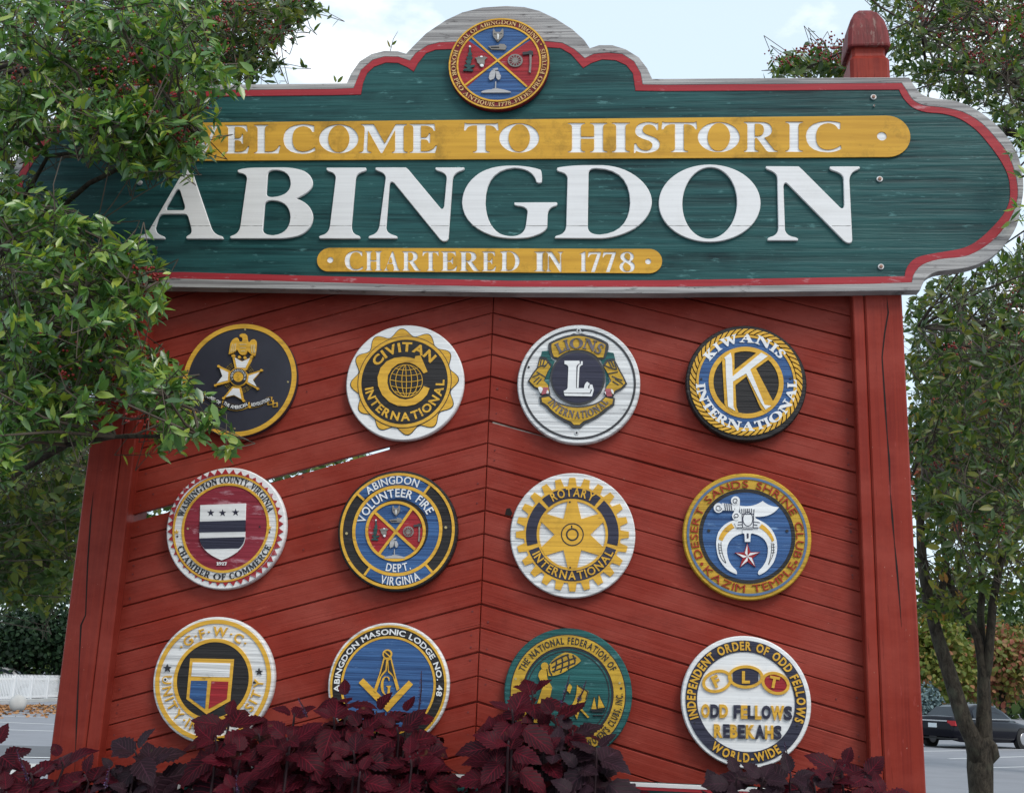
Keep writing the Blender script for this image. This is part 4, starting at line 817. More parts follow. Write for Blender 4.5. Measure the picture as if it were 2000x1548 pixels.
# ---- 10 square and compass
m = Med((620, 1200, K270), (792, 787), (692, 695), 'plaque with white edge and blue centre bearing a gold square and compass', thick=.045, rmat=whitew)
m.ring('gold_ring', .925, .962, gold, .003); m.ring('black_ring', .785, .925, black, .001); m.ring('inner_ring', .748, .785, gold, .003); m.ring('field', 0, .748, blue, .001)
m.arc('ABINGDON MASONIC LODGE NO. 48', (215, 865), (1335, 905), .085, white, bold=.022, rr=.808, hz=.004)
m.polys('square', ['M 465 760 L 515 710 L 790 985 L 790 1090 Z', 'M 1025 735 L 1072 778 L 790 1085 L 780 985 Z'], gold, .005)
cp = m.polys('compass_leg', ['M 745 475 L 700 650 L 632 850 L 662 868 L 722 690 L 778 625 L 795 490 Z', 'M 785 490 L 795 640 L 848 690 L 893 850 L 920 825 L 880 690 L 828 470 Z'], gold, .007)
m.polys('leg_openings', ['M 755 500 L 715 650 L 690 720 L 725 660 L 765 615 L 775 500 Z', 'M 800 510 L 805 620 L 845 665 L 875 720 L 862 670 L 822 500 Z'], ink, .0082, par=cp)
m.polys('compass_head', [circ(787, 440, 54, n=32)], gold, .0088, par=cp); m.polys('head_disc', [circ(787, 440, 37, n=32)], ink, .0098, par=cp); m.strokes('head_bar', ['M 757 415 L 815 465'], 12, gold, .0105, par=cp)
g = glyph('G'); gw = glyph_w('G')
m.poly('initial', [[(712+115*x/gw, 895-200*y/100) for x, y in c] for c in g], gold, .006)
# ---- 11 green plaque with winged figure
K280 = 1548/280
m = Med((970, 1215, K280), (768, 765), (699, 707), 'green plaque with gold lettered ring, winged figure and little sailing boat', thick=.045, rmat=teal)
m.ring('edge_line', .885, .905, ink, .001); m.ring('gold_ring', .715, .89, goldw, .003); m.ring('inner_line', .68, .715, ink, .001); m.ring('second_line', .635, .65, ink, .001)
m.arc('THE NATIONAL FEDERATION OF', (275, 520), (1270, 510), .10, ink, bold=.02, rr=.755, hz=.0045); m.arc("BUSINESS AND PROFESSIONAL WOMEN'S CLUBS, INC.", (215, 905), (1400, 765), .10, ink, bold=.02, flip=True, rr=.855, hz=.0045)
w = m.poly('wing', ['M 548 500 Q 590 380 740 322 Q 860 330 912 412 Q 880 450 780 500 Q 680 580 560 575 Z'], goldw, .006)
m.strokes('feathers', ['M 590 440 Q 700 360 780 345', 'M 600 490 Q 720 420 860 380', 'M 600 530 Q 720 490 840 440', 'M 640 400 Q 660 450 620 540', 'M 700 365 Q 730 440 690 540', 'M 760 345 Q 800 420 770 500', 'M 820 350 Q 860 400 840 450', 'M 570 460 Q 560 520 600 570'], 16, ink, .0072, par=w)
m.polys('figure', ['M 500 495 L 540 515 L 548 600 L 600 700 L 560 900 L 520 1080 L 400 1080 L 430 900 L 500 690 L 452 580 Q 450 525 500 495 Z'], goldw, .007); m.polys('figure_head', [circ(520, 470, 40, n=20)], goldw, .008)
m.polys('scroll', ['M 868 672 L 992 740 L 972 830 Q 905 900 882 1000 L 868 1045 L 803 900 Q 868 820 868 672 Z'], goldw, .006); m.strokes('scroll_lines', ['M 930 740 L 900 800', 'M 895 830 Q 860 900 850 960', 'M 880 680 L 985 745 L 965 830'], 12, ink, .0072); m.dots('scroll_seal', [(898, 822)], 22, dkgrey, .008)
m.polys('torch', ['M 788 658 L 815 690 L 792 765 L 752 725 Z', 'M 920 930 L 1000 1020 L 985 1030 L 905 945 Z'], goldw, .006)
bt = m.polys('boat_sails', ['M 1055 805 L 1078 932 L 1022 932 Z', 'M 1103 785 L 1166 915 L 1092 925 Z'], goldw, .006); m.strokes('boat_lines', ['M 1055 800 L 1080 935 L 1020 938 Z', 'M 1103 780 L 1170 918 L 1090 928 Z', 'M 1010 945 L 1170 940', 'M 1030 960 L 1150 960', 'M 1040 1000 L 1150 1000'], 10, ink, .0055, par=bt)
m.dots('screws', [(1345, 710)], 14, ink, .004); m.dots('screw_washers', [(205, 605), (1328, 652)], 13, brass, .004)
# ---- 12 three links
m = Med((1315, 1230, K280), (783, 768), (705, 713), 'white plaque with navy ring and three linked gold ovals over two lines of letters', thick=.05, rmat=white)
m.ring('navy_ring', .752, .93, navy, .003)
m.arc('INDEPENDENT ORDER OF ODD FELLOWS', (250, 945), (1310, 980), .125, gold, bold=.035, rr=.782, hz=.006); m.arc('WORLD-WIDE', (430, 1225), (1180, 1330), .125, gold, bold=.03, flip=True, rr=.90, hz=.006)
E1, E2, E3 = (472, 550, 165, 122, -.30), (780, 503, 192, 126, 0), (1102, 572, 158, 120, .38)
for (cx, cy, a, b, r), fm, nm in ((E1, None, 'white_link'), (E2, navy, 'navy_link'), (E3, mred, 'red_link')):
    o = m.poly(nm, [circ(cx, cy, a, b, 56, r), circ(cx, cy, a-32, b-32, 56, r)], gold, .006+.0004*(nm == 'navy_link'))
    if fm:
        f_ = circ(cx, cy, a-30, b-30, 56, r)
        if nm == 'navy_link': f_ = [p for p in f_ if 640 < p[0] < 925]
        else: f_ = [p for p in f_ if p[0] > 975]
        m.polys('link_fill', [f_], fm, .0035, par=o)
fl, fs_, fw = letter('F', 'sans', .03)
def rotbox(ch, cx, cy, h, rot):
    v, fs, w = letter(ch, 'sans', .045); mm = MB(); c_, s_ = math.cos(rot), math.sin(rot); V = []
    for p in v:
        x, y = (p[0]-w/2)*h, -(p[1]-.5)*h; V.append((*m.L(cx+x*c_-y*s_, cy+x*s_+y*c_), m.t+.0075 if p[2] > 0 else m.t))
    mm.add(V, fs); mm.build('link_letter', gold, m.o)
rotbox('F', 462, 550, 115, -.45); rotbox('L', 782, 507, 118, .0); rotbox('T', 1085, 560, 112, .2)
def lay(x0, ws, y0, y1, dx=0):
    o = []; x = x0
    for w_ in ws: o.append((x, x+w_-4, y0, y1)); x += w_
    return o
G_, N_ = gold, navy
m.line('ODD', [(300, 392, 805, 935), (400, 492, 808, 938), (497, 590, 808, 936)], [G_, N_, G_], bold=.05)
m.line('FELLOWS', [(650, 722, 815, 942), (728, 798, 818, 945), (803, 875, 820, 948), (880, 950, 820, 952), (952, 1052, 822, 948), (1050, 1196, 824, 960), (1192, 1282, 828, 960)], [N_, G_, N_, G_, N_, G_, N_], bold=.05)
m.line('REBEKAHS', [(438, 530, 1020, 1150), (538, 605, 1022, 1150), (612, 692, 1025, 1155), (698, 772, 1028, 1158), (782, 880, 1030, 1160), (882, 985, 1030, 1162), (988, 1078, 1035, 1165), (1078, 1168, 1038, 1168)], [G_, N_, G_, N_, G_, N_, G_, N_], bold=.05)
m.dots('screws', [(230, 1002), (1335, 1030), (840, 180)], 12, ink, .0045)
# ---- town seal on the header
KS = 1695/230
m = Med((860, 20, KS), (842, 768), (747, 642), 'round town seal with red and blue quarters at the top of the green header', thick=.032, base=HD, rmat=maroon, cat='town seal', rim=.002)
m.o.name = 'town_seal'
m.ring('outer_ring', .958, .99, gold, .003); m.ring('maroon_ring', .835, .958, maroon, .0008); m.ring('blue_centre', 0, .80, blue, .0008)
def qs(a, b): return [m.L(825, 732)]+[(.80*m.R*math.sin(R_(t)), .80*m.R*math.cos(R_(t))) for t in np.linspace(a, b, 24)]
link('red_quarters', join([plate([qs(51, 132)], m.t, m.t+.0018), plate([qs(230, 309)], m.t, m.t+.0019)]), mred, m.o)
m.ring('inner_ring', .80, .835, gold, .004); m.strokes('quarter_bars', ['M 445 390 L 825 732 L 1250 1110', 'M 1298 385 L 825 732 L 360 1085'], 26, gold, .0038)
figures(m, lambda x, y: (x, y))
m.arc('SEAL OF ABINGDON VIRGINIA', (295, 500), (1415, 470), .082, M('seal_lettering', (.60, .40, .18), dark=(.4, .22, .08), ridge=.3), font='serif', bold=.005, rr=.855, hz=.0035)
m.arc('HONOR PRO ANTIQUIS...1778...FIDES PRO FUTURIS', (150, 560), (1530, 550), .082, MATS['seal_lettering'], font='serif', bold=.005, flip=True, rr=.937, hz=.0035)
m.dots('letter_dots', [(255, 520), (1452, 500)], 12, gold, .0035)
# ================================================================== LOWER GREEN SIGN
LS = empty('lower_sign', (0, 0, 0), FR, 'green board with white and red edge half hidden behind the burgundy plants', 'sign board')
LD = .10
up = [(378, 1503), (480, 1507), (900, 1522), (1390, 1538)]
P0 = [face(x, y, LD) for x, y in [(345, 1548), (352, 1530), (366, 1516), (378, 1503)]]
PR = face(1500, 1542, LD)
xc_ = (face(352, 1548, LD)[0]+face(1545, 1548, LD)[0])/2
top = [face(x, y, LD) for x, y in up]; ztop = sum(p[1] for p in top)/4+.018
def lo(k):
    xl = P0[0][0]+.0*k; w = xc_-xl; b = ztop-.52
    pts = [(xl+k, b+k), (xl+k, ztop-.075-k*.2), (xl+.03+k*.6, ztop-.05-k*.6), (xl+.06+k*.5, ztop-k)]
    return pts+[(2*xc_-x, z) for x, z in pts][::-1]
link('board', plate([lo(0)], LD-.045, LD-.004), green, LS); link('white_edge', plate([lo(0), lo(.014)], LD-.005, LD, bevel=.001), letter_white, LS); link('red_edge', plate([lo(.014), lo(.024)], LD-.005, LD-.0008), bandred, LS); link('green_field', plate([lo(.024)], LD-.005, LD-.0025), green, LS)
hh = .16; zt = ztop-.058; mm = MB()
for ch, px_ in (('W', 425), ('N', 494), ('M', 905)):
    g = glyph(ch); gw = glyph_w(ch); xc = face(px_, 1535, LD)[0]
    link('letter', plate([[(xc+(x-gw/2)*hh/100, zt-hh+y*hh/100) for x, y in c] for c in g], LD-.003, LD+.008, bevel=.001), letter_white, LS)
# ================================================================== GROUND
def sheet(name, pts, z, mat, kind='structure'):
    o = link(name, mesh_np([(x, y, z) for x, y in pts], [tuple(range(len(pts)))]), mat); o['kind'] = kind; return o
def ground_mat(name, c, vary=.25, scale=1.2, rough=.85, speck=.3):
    t = NT(name); a = t.noise(t.pos(scale=(scale,)*3), 1, 6, .6); b = t.noise(t.pos(scale=(45,)*3), 1, 3, .7)
    col = t.mix(a, tuple(k*(1-vary) for k in c), tuple(k*(1+vary) for k in c)); col = t.mix(t.math('MULTIPLY', t.ramp(b, .45, .75), speck), col, tuple(k*.6 for k in c))
    t.base(col); t.rough(rough, .25); t.bump(b, .4, .006); return t.m
asphalt = ground_mat('asphalt', (.215, .218, .235)); stripm = ground_mat('dark_asphalt', (.115, .117, .125)); concrete = ground_mat('concrete', (.44, .43, .41)); soilm = ground_mat('soil', (.045, .03, .02), rough=.95); paintw = ground_mat('road_paint', (.66, .66, .65), .12)
sheet('ground', [(-260, -60), (260, -60), (260, 420), (-260, 420)], 0, asphalt)
def strip(name, a, b, w, z, mat, kind='structure'):
    A, B = onZ(*a), onZ(*b); d = (B-A)[:2]; d /= np.linalg.norm(d); n = np.array((-d[1], d[0]))*w/2
    return sheet(name, [tuple(A[:2]-n), tuple(B[:2]-n), tuple(B[:2]+n), tuple(A[:2]+n)], z, mat, kind)
for a, b, w in (((-60, 1396), (90, 1400), .14), ((-60, 1407), (140, 1415), .14), ((-60, 1422), (140, 1428), .14), ((1760, 1467), (2060, 1462), .12), ((1853, 1481), (2060, 1475), .12), ((1930, 1498.5), (2060, 1495), .12)):
    strip('parking_line', a, b, w, .004, paintw)
P = [onZ(-160, 1452), onZ(190, 1459), onZ(190, 1483), onZ(-160, 1474)]; sheet('dark_strip', [tuple(p[:2]) for p in P], .008, stripm)  # darker strip lying across the ground at the left
strip('parking_line', (-160, 1474.5), (190, 1482), .16, .012, paintw)
P = [onZ(-200, 1486), onZ(190, 1494), (onZ(190, 1494)-np.array((0, 10, 0))), (onZ(-200, 1486)-np.array((0, 10, 0)))]
sheet('pavement', [tuple(p[:2]) for p in P], .012, concrete)
bed = MB().box(-2.6, 2.9, -1.15, 2.4, -.1, .12); o = bed.build('planting_bed', soilm); o['kind'] = 'structure'
# ------------------------------------------------------------------ raised brick planter the plants grow in (below the picture)
def brickmat():
    t = NT('planter_brick'); v = t.pos(scale=(1, 1, 1), rot=(R_(90), 0, 0)); n = t.new('ShaderNodeTexBrick'); n.inputs['Scale'].default_value = 5; n.inputs['Color1'].default_value = (.26, .09, .06, 1); n.inputs['Color2'].default_value = (.2, .07, .05, 1); n.inputs['Mortar'].default_value = (.4, .38, .35, 1)
    t.link(v, n.inputs['Vector']); t.base(n.outputs['Color']); t.rough(.85); return t.m
pe = empty('brick_planter', (0, -.5, 0), label='low brick planter in front of the sign holding the burgundy plants', cat='planter')
bm_ = brickmat(); m = MB(); m.box(-2.2, 2.1, -.52, -.42, .1, .74).box(-2.2, 2.1, .2, .3, .1, .74).box(-2.2, -2.1, -.42, .2, .1, .74).box(2.0, 2.1, -.42, .2, .1, .74); m.build('wall', bm_, pe)
MB().box(-2.1, 2.0, -.42, .2, .1, .70).build('soil', soilm, pe)
# ================================================================== FOLIAGE TOOLS
def nz(a): return a/(np.linalg.norm(a, axis=-1, keepdims=True)+1e-9)
LT_V = np.array([(0, 0, 0), (.30, .5, .10), (.66, .40, .07), (1, 0, -.10), (.66, -.40, .07), (.30, -.5, .10), (.33, 0, -.02), (.68, 0, -.03)], float)
LT_F = [(0, 6, 1), (6, 7, 2, 1), (7, 3, 2), (0, 5, 6), (6, 5, 4, 7), (7, 4, 3)]
def template_mesh(Vt, Ft, B, D, N, L, W):
    """copies of a small template at many places in one mesh: base points B, direction D, normal N, length L, width W"""
    D = nz(D); S = nz(np.cross(N, D)); N = np.cross(D, S)
    n = len(B); P = (B[:, None, :]+Vt[None, :, 0:1]*D[:, None, :]*L[:, None, None]+Vt[None, :, 1:2]*S[:, None, :]*W[:, None, None]+Vt[None, :, 2:3]*N[:, None, :]*W[:, None, None])
    me = bpy.data.meshes.new('leaves'); k = len(Vt); me.vertices.add(n*k); me.vertices.foreach_set('co', P.astype(np.float32).ravel())
    sizes = np.array([len(f) for f in Ft]); idx = np.concatenate([np.array(f) for f in Ft])
    allidx = (idx[None, :]+(np.arange(n)*k)[:, None]).ravel(); starts = np.concatenate([[0], np.cumsum(np.tile(sizes, n))[:-1]])
    me.loops.add(len(allidx)); me.loops.foreach_set('vertex_index', allidx.astype(np.int32)); me.polygons.add(n*len(Ft)); me.polygons.foreach_set('loop_start', starts.astype(np.int32))
    me.update(calc_edges=True); me.validate(); return me
_t = (1+5**.5)/2; ICO_V = nz(np.array([(-1, _t, 0), (1, _t, 0), (-1, -_t, 0), (1, -_t, 0), (0, -1, _t), (0, 1, _t), (0, -1, -_t), (0, 1, -_t), (_t, 0, -1), (_t, 0, 1), (-_t, 0, -1), (-_t, 0, 1)], float))
ICO_F = [(0, 11, 5), (0, 5, 1), (0, 1, 7), (0, 7, 10), (0, 10, 11), (1, 5, 9), (5, 11, 4), (11, 10, 2), (10, 7, 6), (7, 1, 8), (3, 9, 4), (3, 4, 2), (3, 2, 6), (3, 6, 8), (3, 8, 9), (4, 9, 5), (2, 4, 11), (6, 2, 10), (8, 6, 7), (9, 8, 1)]
def leaf_mat(name, cols, rough=.35, spec=.5, trans=.25, sat=1):
    t = NT(name); g = t.new('ShaderNodeNewGeometry'); r = t.new('ShaderNodeValToRGB'); e = r.color_ramp.elements
    for i, (p, c) in enumerate(cols):
        q = e[i] if i < 2 else e.new(p); q.position = p; q.color = (*c, 1)
    t.link(g.outputs['Random Per Island'], r.inputs['Fac']); t.base(r.outputs['Color']); t.rough(rough, spec)
    if trans:
        tr = t.new('ShaderNodeBsdfTranslucent'); hs = t.new('ShaderNodeHueSaturation', Value=1.5, Saturation=1.1); t.link(r.outputs['Color'], hs.inputs['Color']); t.link(hs.outputs['Color'], tr.inputs['Color'])
        mx = t.new('ShaderNodeMixShader'); mx.inputs[0].default_value = trans; t.link(t.b.outputs[0], mx.inputs[1]); t.link(tr.outputs[0], mx.inputs[2]); t.link(mx.outputs[0], t.out.inputs['Surface'])
    return t.m
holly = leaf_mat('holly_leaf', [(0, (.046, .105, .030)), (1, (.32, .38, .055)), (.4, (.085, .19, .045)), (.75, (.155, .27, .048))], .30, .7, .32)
holly_dim = leaf_mat('holly_leaf_dark', [(0, (.030, .062, .016)), (1, (.20, .20, .035)), (.5, (.056, .105, .022)), (.8, (.10, .145, .026))], .38, .5, .4)  # darker leaf colours, for the inner foliage and the upper right tree
berry = flat_mat('berry_red', (.20, .014, .010), .3, vary=.35, scale=60)
def bark():
    t = NT('bark'); n = t.noise(t.pos(scale=(26, 26, 11)), 1.0, 7, .7, .8); n2 = t.noise(t.pos(scale=(6, 6, 5), loc=(3, 1, 2)), 1.0, 5, .6)
    c = t.mix(t.ramp(n, .35, .65), (.018, .015, .012), (.075, .062, .046)); c = t.mix(t.math('MULTIPLY', t.ramp(n2, .52, .7), .7), c, (.085, .088, .062)); t.base(c); t.rough(.9, .15); t.bump(n, 1.0, .02); MATS['bark'] = t.m; return t.m
barkm = bark()
twigm = flat_mat('twig', (.075, .058, .042), .8, vary=.3)
def in_poly(p, x, y):
    c = False; n = len(p)
    for i in range(n):
        (x1, y1), (x2, y2) = p[i], p[i-1]
        if (y1 > y) != (y2 > y) and x < (x2-x1)*(y-y1)/(y2-y1)+x1: c = not c
    return c
def sample(poly, n, ya, yb, edge=0):
    xs = [q[0] for q in poly]; ys = [q[1] for q in poly]; o = []
    while len(o) < n:
        x, y = random.uniform(min(xs), max(xs)), random.uniform(min(ys), max(ys))
        if in_poly(poly, x, y): o.append(onY(x, y, random.uniform(ya, yb)))
    return np.array(o)
def clumpy(poly, n, ya, yb):                     # twigs gathered in sprays with gaps between
    k = max(4, n//9); c = sample(poly, k, ya, yb); o = np.repeat(c, 9, 0)+rng.normal(0, 1, (k*9, 3))*np.array((.045, .07, .04)); return o
def foliage(name, parent, org, P, mat, leaf=.047, ratio=.36, nl=11, tw=.16, droop=-.1, outw=None, berries=0, limbs=None, spread=.9, up=.9):
    """leafy twigs at points P (twig tips), fed by limbs; returns nothing, adds meshes to the tree"""
    n = len(P); rel = P-org
    if outw is None: D = nz(np.c_[rng.normal(0, .6, n), rng.normal(0, .6, n), rng.normal(0, .4, n)])
    else: D = nz(np.array(outw)[None, :]+rng.normal(0, .55, (n, 3)))
    D[:, 2] += droop; D = nz(D)
    t = rng.random((n, nl))**.7; t[:, :nl//3] = .96+.05*rng.random((n, nl//3))
    base = P[:, None, :]-D[:, None, :]*(1-t)[..., None]*tw
    rad = rng.normal(0, 1, (n, nl, 3)); rad -= (rad*D[:, None, :]).sum(-1, keepdims=True)*D[:, None, :]; rad = nz(rad)
    ld = nz(D[:, None, :]*(.25+.6*t[..., None])+rad*spread); ld[..., 2] += .12; ld = nz(ld)
    nr = np.array((.1, -.75, up*.75))+rng.normal(0, .5, (n, nl, 3)); nr = nz(nr)
    L = leaf*rng.uniform(.45, 1.28, (n, nl)); W = L*ratio*rng.uniform(.6, 1.2, (n, nl))
    q = lambda a: a.reshape(-1, 3)-np.array(org)
    link(name, template_mesh(LT_V, LT_F, q(base), q(ld)+np.array(org), q(nr)+np.array(org), L.ravel(), W.ravel()), mat, parent)
    if berries:
        k = rng.choice(n, berries); nb = rng.integers(5, 12, berries); c = np.repeat(P[k]-D[k]*rng.uniform(.3, .8, (berries, 1))*tw, nb, 0)+rng.normal(0, .012, (nb.sum(), 3))
        s = np.full(len(c), .0052)*rng.uniform(.8, 1.15, len(c)); z_ = np.tile((0, 0, 1.), (len(c), 1)); x_ = np.tile((1., 0, 0), (len(c), 1))
        link('berries', template_mesh(ICO_V, ICO_F, c-np.array(org), x_, z_, s, s), berry, parent)['kind'] = 'stuff'
    # twigs and the branches that carry them
    m = MB(); O = np.array(org)
    for i in range(n): m.tube([P[i]-D[i]*tw*1.1-O, P[i]-D[i]*tw*.5-O+rng.normal(0, .004, 3), P[i]-O], [.002, .0016, .0009], 3, False)
    if limbs:
        Lp = np.array([p for l in limbs for p in l]); grp = {}
        key = np.floor((P-O)/(.32)).astype(int)
        for i in range(n): grp.setdefault(tuple(key[i]), []).append(i)
        for g in grp.values():
            c = P[g].mean(0)-D[g].mean(0)*tw; j = np.argmin(np.linalg.norm(Lp-c, axis=1)); a = Lp[j]
            mid = (a+c)/2+rng.normal(0, .04, 3); m.tube([a-O, mid-O, c-O], [.007, .005, .003], 5, False)
            for i in g: m.tube([c-O, (c+P[i]-D[i]*tw*1.1)/2-O+rng.normal(0, .012, 3), P[i]-D[i]*tw*1.1-O], [.0026, .0022, .0019], 3, False)
    m.build('twigs', twigm, parent)
def limb_path(a, b, n=7, sag=.1, wob=.06):
    a, b = np.array(a, float), np.array(b, float); o = []
    for i in range(n):
        u = i/(n-1); p = a+(b-a)*u; p[2] += sag*math.sin(math.pi*u); o.append(p+(rng.normal(0, wob, 3) if 0 < i < n-1 else 0))
    return o
def tree_base(name, org, label, cat, group=None): return empty(name, tuple(org), label=label, cat=cat, group=group)
# ------------------------------------------------------------------ holly tree on the left
og = np.array((-3.0, .35, 0.0))
T1 = tree_base('holly_tree', og, 'berried evergreen tree on the left, its branches hanging over the sign corner', 'tree')
trunk = [og, og+(.03, 0, .9), og+(-.04, .03, 1.8), og+(.05, 0, 2.7), og+(.0, .05, 3.6), og+(.1, 0, 4.6)]
lim = []
F1 = [(0, 0), (420, 0), (470, 80), (420, 170), (375, 240), (385, 295), (325, 318), (265, 335), (215, 300), (130, 262), (100, 200), (0, 230)]
F1l = [(-20, 150), (110, 180), (180, 245), (120, 265), (70, 320), (45, 440), (-20, 450)]
F1t = [(140, 200), (260, 190), (375, 200), (402, 270), (388, 305), (325, 318), (260, 340), (190, 300)]
F1b = [(380, 0), (640, 0), (590, 45), (535, 90), (545, 130), (500, 165), (400, 165)]
B1 = [(-30, 130), (200, 150), (130, 230), (60, 320), (30, 420), (-30, 430)]
F2 = [(-20, 390), (50, 400), (190, 445), (240, 490), (325, 535), (290, 575), (255, 615), (265, 665), (320, 745), (375, 820), (365, 850), (320, 835), (240, 840), (200, 870), (120, 870), (-20, 930)]
B2 = [(-20, 450), (120, 480), (230, 560), (215, 700), (190, 860), (130, 900), (-20, 930)]
ends = [(60, 80, -.5), (250, 60, -.55), (400, 100, -.3), (380, 260, -.7), (200, 290, -.65), (560, 60, .5), (480, 120, .5), (40, 250, .6), (100, 480, -.6), (290, 550, -.7), (220, 680, -.55), (390, 850, -.75), (150, 800, -.4), (20, 880, .2), (80, 620, .5)]
for x, y, Y in ends:
    e = onY(x, y, Y); k = min(range(1, len(trunk)), key=lambda i: abs(trunk[i][2]-(e[2]-.3))); lim.append(limb_path(trunk[k], e, 8, .15, .05))
m = MB(); m.tube([p-og for p in trunk], [.13, .12, .105, .09, .07, .04], 10)
m.build('trunk', barkm, T1, True)
m = MB()
for l in lim: m.tube([p-og for p in l], list(np.linspace(.022, .005, len(l))), 6)
m.build('limbs', barkm, T1, True)
ow = (.55, -.35, -.12)
foliage('crown', T1, og, np.r_[clumpy(F1, 430, -1.0, -.22), sample(F1t, 95, -.95, -.5), clumpy(F2, 560, -1.0, -.2), sample(F1l, 70, -.8, -.25), clumpy([(300, 690), (400, 815), (408, 865), (330, 845), (280, 760)], 50, -.9, -.3), clumpy([(180, 470), (318, 532), (290, 565), (190, 560)], 40, -.9, -.4)], holly, .052, .39, 15, .14, -.1, ow, 0, lim)
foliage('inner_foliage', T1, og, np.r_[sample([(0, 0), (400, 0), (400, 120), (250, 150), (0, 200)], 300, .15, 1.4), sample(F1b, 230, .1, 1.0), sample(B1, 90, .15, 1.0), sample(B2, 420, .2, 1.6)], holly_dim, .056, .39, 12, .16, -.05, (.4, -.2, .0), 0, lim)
def berry_clusters(parent, org, pts, nmin=6, nmax=14, sp=.016, r=.0054, off=(0, -.05, 0)):
    nb = rng.integers(nmin, nmax, len(pts)); c = np.repeat(pts+np.array(off), nb, 0)+rng.normal(0, 1, (nb.sum(), 3))*np.repeat(rng.uniform(.5, 1.7, (len(pts), 1)), nb, 0)*sp*np.array((1.5, 1, .9)); s = np.full(len(c), r)*rng.uniform(.8, 1.15, len(c))
    z_ = np.tile((0, 0, 1.), (len(c), 1)); x_ = np.tile((1., 0, 0), (len(c), 1))
    link('berries', template_mesh(ICO_V, ICO_F, c-np.array(org), x_, z_, s, s), berry, parent)['kind'] = 'stuff'
berry_clusters(T1, og, np.r_[sample([(150, 180), (400, 190), (410, 300), (230, 310), (160, 250)], 26, -.9, -.55), sample([(0, 20), (420, 10), (430, 150), (0, 200)], 26, -.9, -.45), sample([(430, 5), (620, 5), (500, 140), (420, 140)], 50, .1, .7), sample([(250, 530), (310, 540), (280, 565)], 9, -.9, -.5), sample([(30, 480), (240, 500), (330, 820), (400, 860), (60, 800)], 22, -.9, -.35)])
# ------------------------------------------------------------------ berried tree upper right, behind the sign
og = np.array((3.3, 1.9, 0.0))
T2 = tree_base('holly_tree', og, 'dark berried tree reaching over the right end of the sign from behind', 'tree')
trunk = [og, og+(0, .05, 1.2), og+(-.06, 0, 2.2), og+(.0, .05, 3.2), og+(-.1, 0, 4.3), og+(-.1, .1, 5.4)]
R1 = [(1680, -40), (2040, -40), (2040, 300), (1990, 290), (1930, 215), (1850, 185), (1800, 160), (1745, 150), (1745, 60)]
R1b = [(1500, 140), (1560, 105), (1600, 108), (1660, 88), (1668, 150)]
R1c = [(1560, -30), (1680, -30), (1690, 25), (1640, 15)]
R2 = [(1770, 590), (1800, 545), (1880, 545), (2040, 440), (2040, 1010), (1960, 1060), (1850, 1010), (1795, 990)]
R2b = [(1785, 780), (2040, 760), (2040, 1080), (1900, 1120), (1800, 1050)]
lim = []
for x, y, Y in ((1800, 60, 1.0), (1950, 40, 1.4), (1980, 190, 1.5), (1880, 130, 1.2), (1560, 140, .9), (1850, 700, 1.7), (1790, 640, 1.3), (1960, 600, 1.6), (1900, 860, 1.8), (1990, 880, 1.4), (1800, 880, 1.4), (1970, 1010, 1.6)):
    e = onY(x, y, Y); k = min(range(1, len(trunk)), key=lambda i: abs(trunk[i][2]-(e[2]-.25))); lim.append(limb_path(trunk[k], e, 8, .12, .07))
MB().tube([p-og for p in trunk], [.14, .12, .11, .09, .07, .04], 10).build('trunk', barkm, T2, True)
m = MB()
for l in lim: m.tube([p-og for p in l], list(np.linspace(.03, .007, len(l))), 6)
m.build('limbs', barkm, T2, True)
P = np.r_[sample(R1, 470, .5, 2.6), sample(R1b, 60, .7, 1.2), sample(R2, 430, .4, 2.6), sample(R2, 260, 2.2, 3.6), sample(R2b, 150, .6, 2.6)]
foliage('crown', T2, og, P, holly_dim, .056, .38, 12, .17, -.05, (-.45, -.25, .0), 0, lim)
front = np.array([onY(x, y, -.22) for x, y in ((1992, 262), (1975, 300), (1990, 345), (1985, 405), (1995, 425), (2010, 640), (1998, 290))])
for p_ in front: foliage('sprig', T2, og, p_[None, :], holly, .05, .36, 9, .12, -.1, (-.8, -.1, -.1), 0, None)
MB().tube([np.array(onY(2120, 300, -.1))-og, onY(2040, 330, -.2)-og, onY(1995, 345, -.22)-og], [.008, .006, .003], 5).build('twigs', twigm, T2)
berry_clusters(T2, og, np.r_[sample([(1760, 0), (2000, 0), (2000, 170), (1850, 150)], 80, .5, 1.8), sample(R1b, 26, .6, 1.0), sample([(1700, 0), (1760, 0), (1750, 20)], 8, .7, 1), sample(R2, 26, .5, 1.6)], off=(0, -.1, 0))
# ------------------------------------------------------------------ several-stemmed tree at the right
og = np.array(onZ(1917, 1705)); og[2] = 0
Yt = og[1]
T3 = tree_base('dogwood_tree', og, 'small tree forking into several rough stems beside the right post', 'tree')
dogm = leaf_mat('dogwood_leaf', [(0, (.05, .09, .016)), (1, (.30, .14, .04)), (.5, (.09, .13, .02)), (.9, (.19, .19, .03))], .5, .35, .38)
S = lambda pts: [onY(x, y, Yt+dy)-og for x, y, dy in pts]
m = MB()
m.tube([np.array((0, 0, -.05))]+S([(1917, 1620, 0), (1916, 1548, 0), (1914, 1500, 0), (1914, 1462, 0), (1914, 1440, 0)]), [.15, .118, .112, .122, .12, .09], 12)
m.tube(S([(1912, 1485, -.02), (1902, 1446, -.03), (1884, 1410, -.03), (1868, 1359, -.02), (1852, 1307, 0), (1833, 1249, 0), (1814, 1179, .05), (1801, 1098, .1), (1797, 1010, .1), (1790, 880, .15)]), [.10, .085, .078, .074, .07, .062, .056, .05, .04, .02], 10)
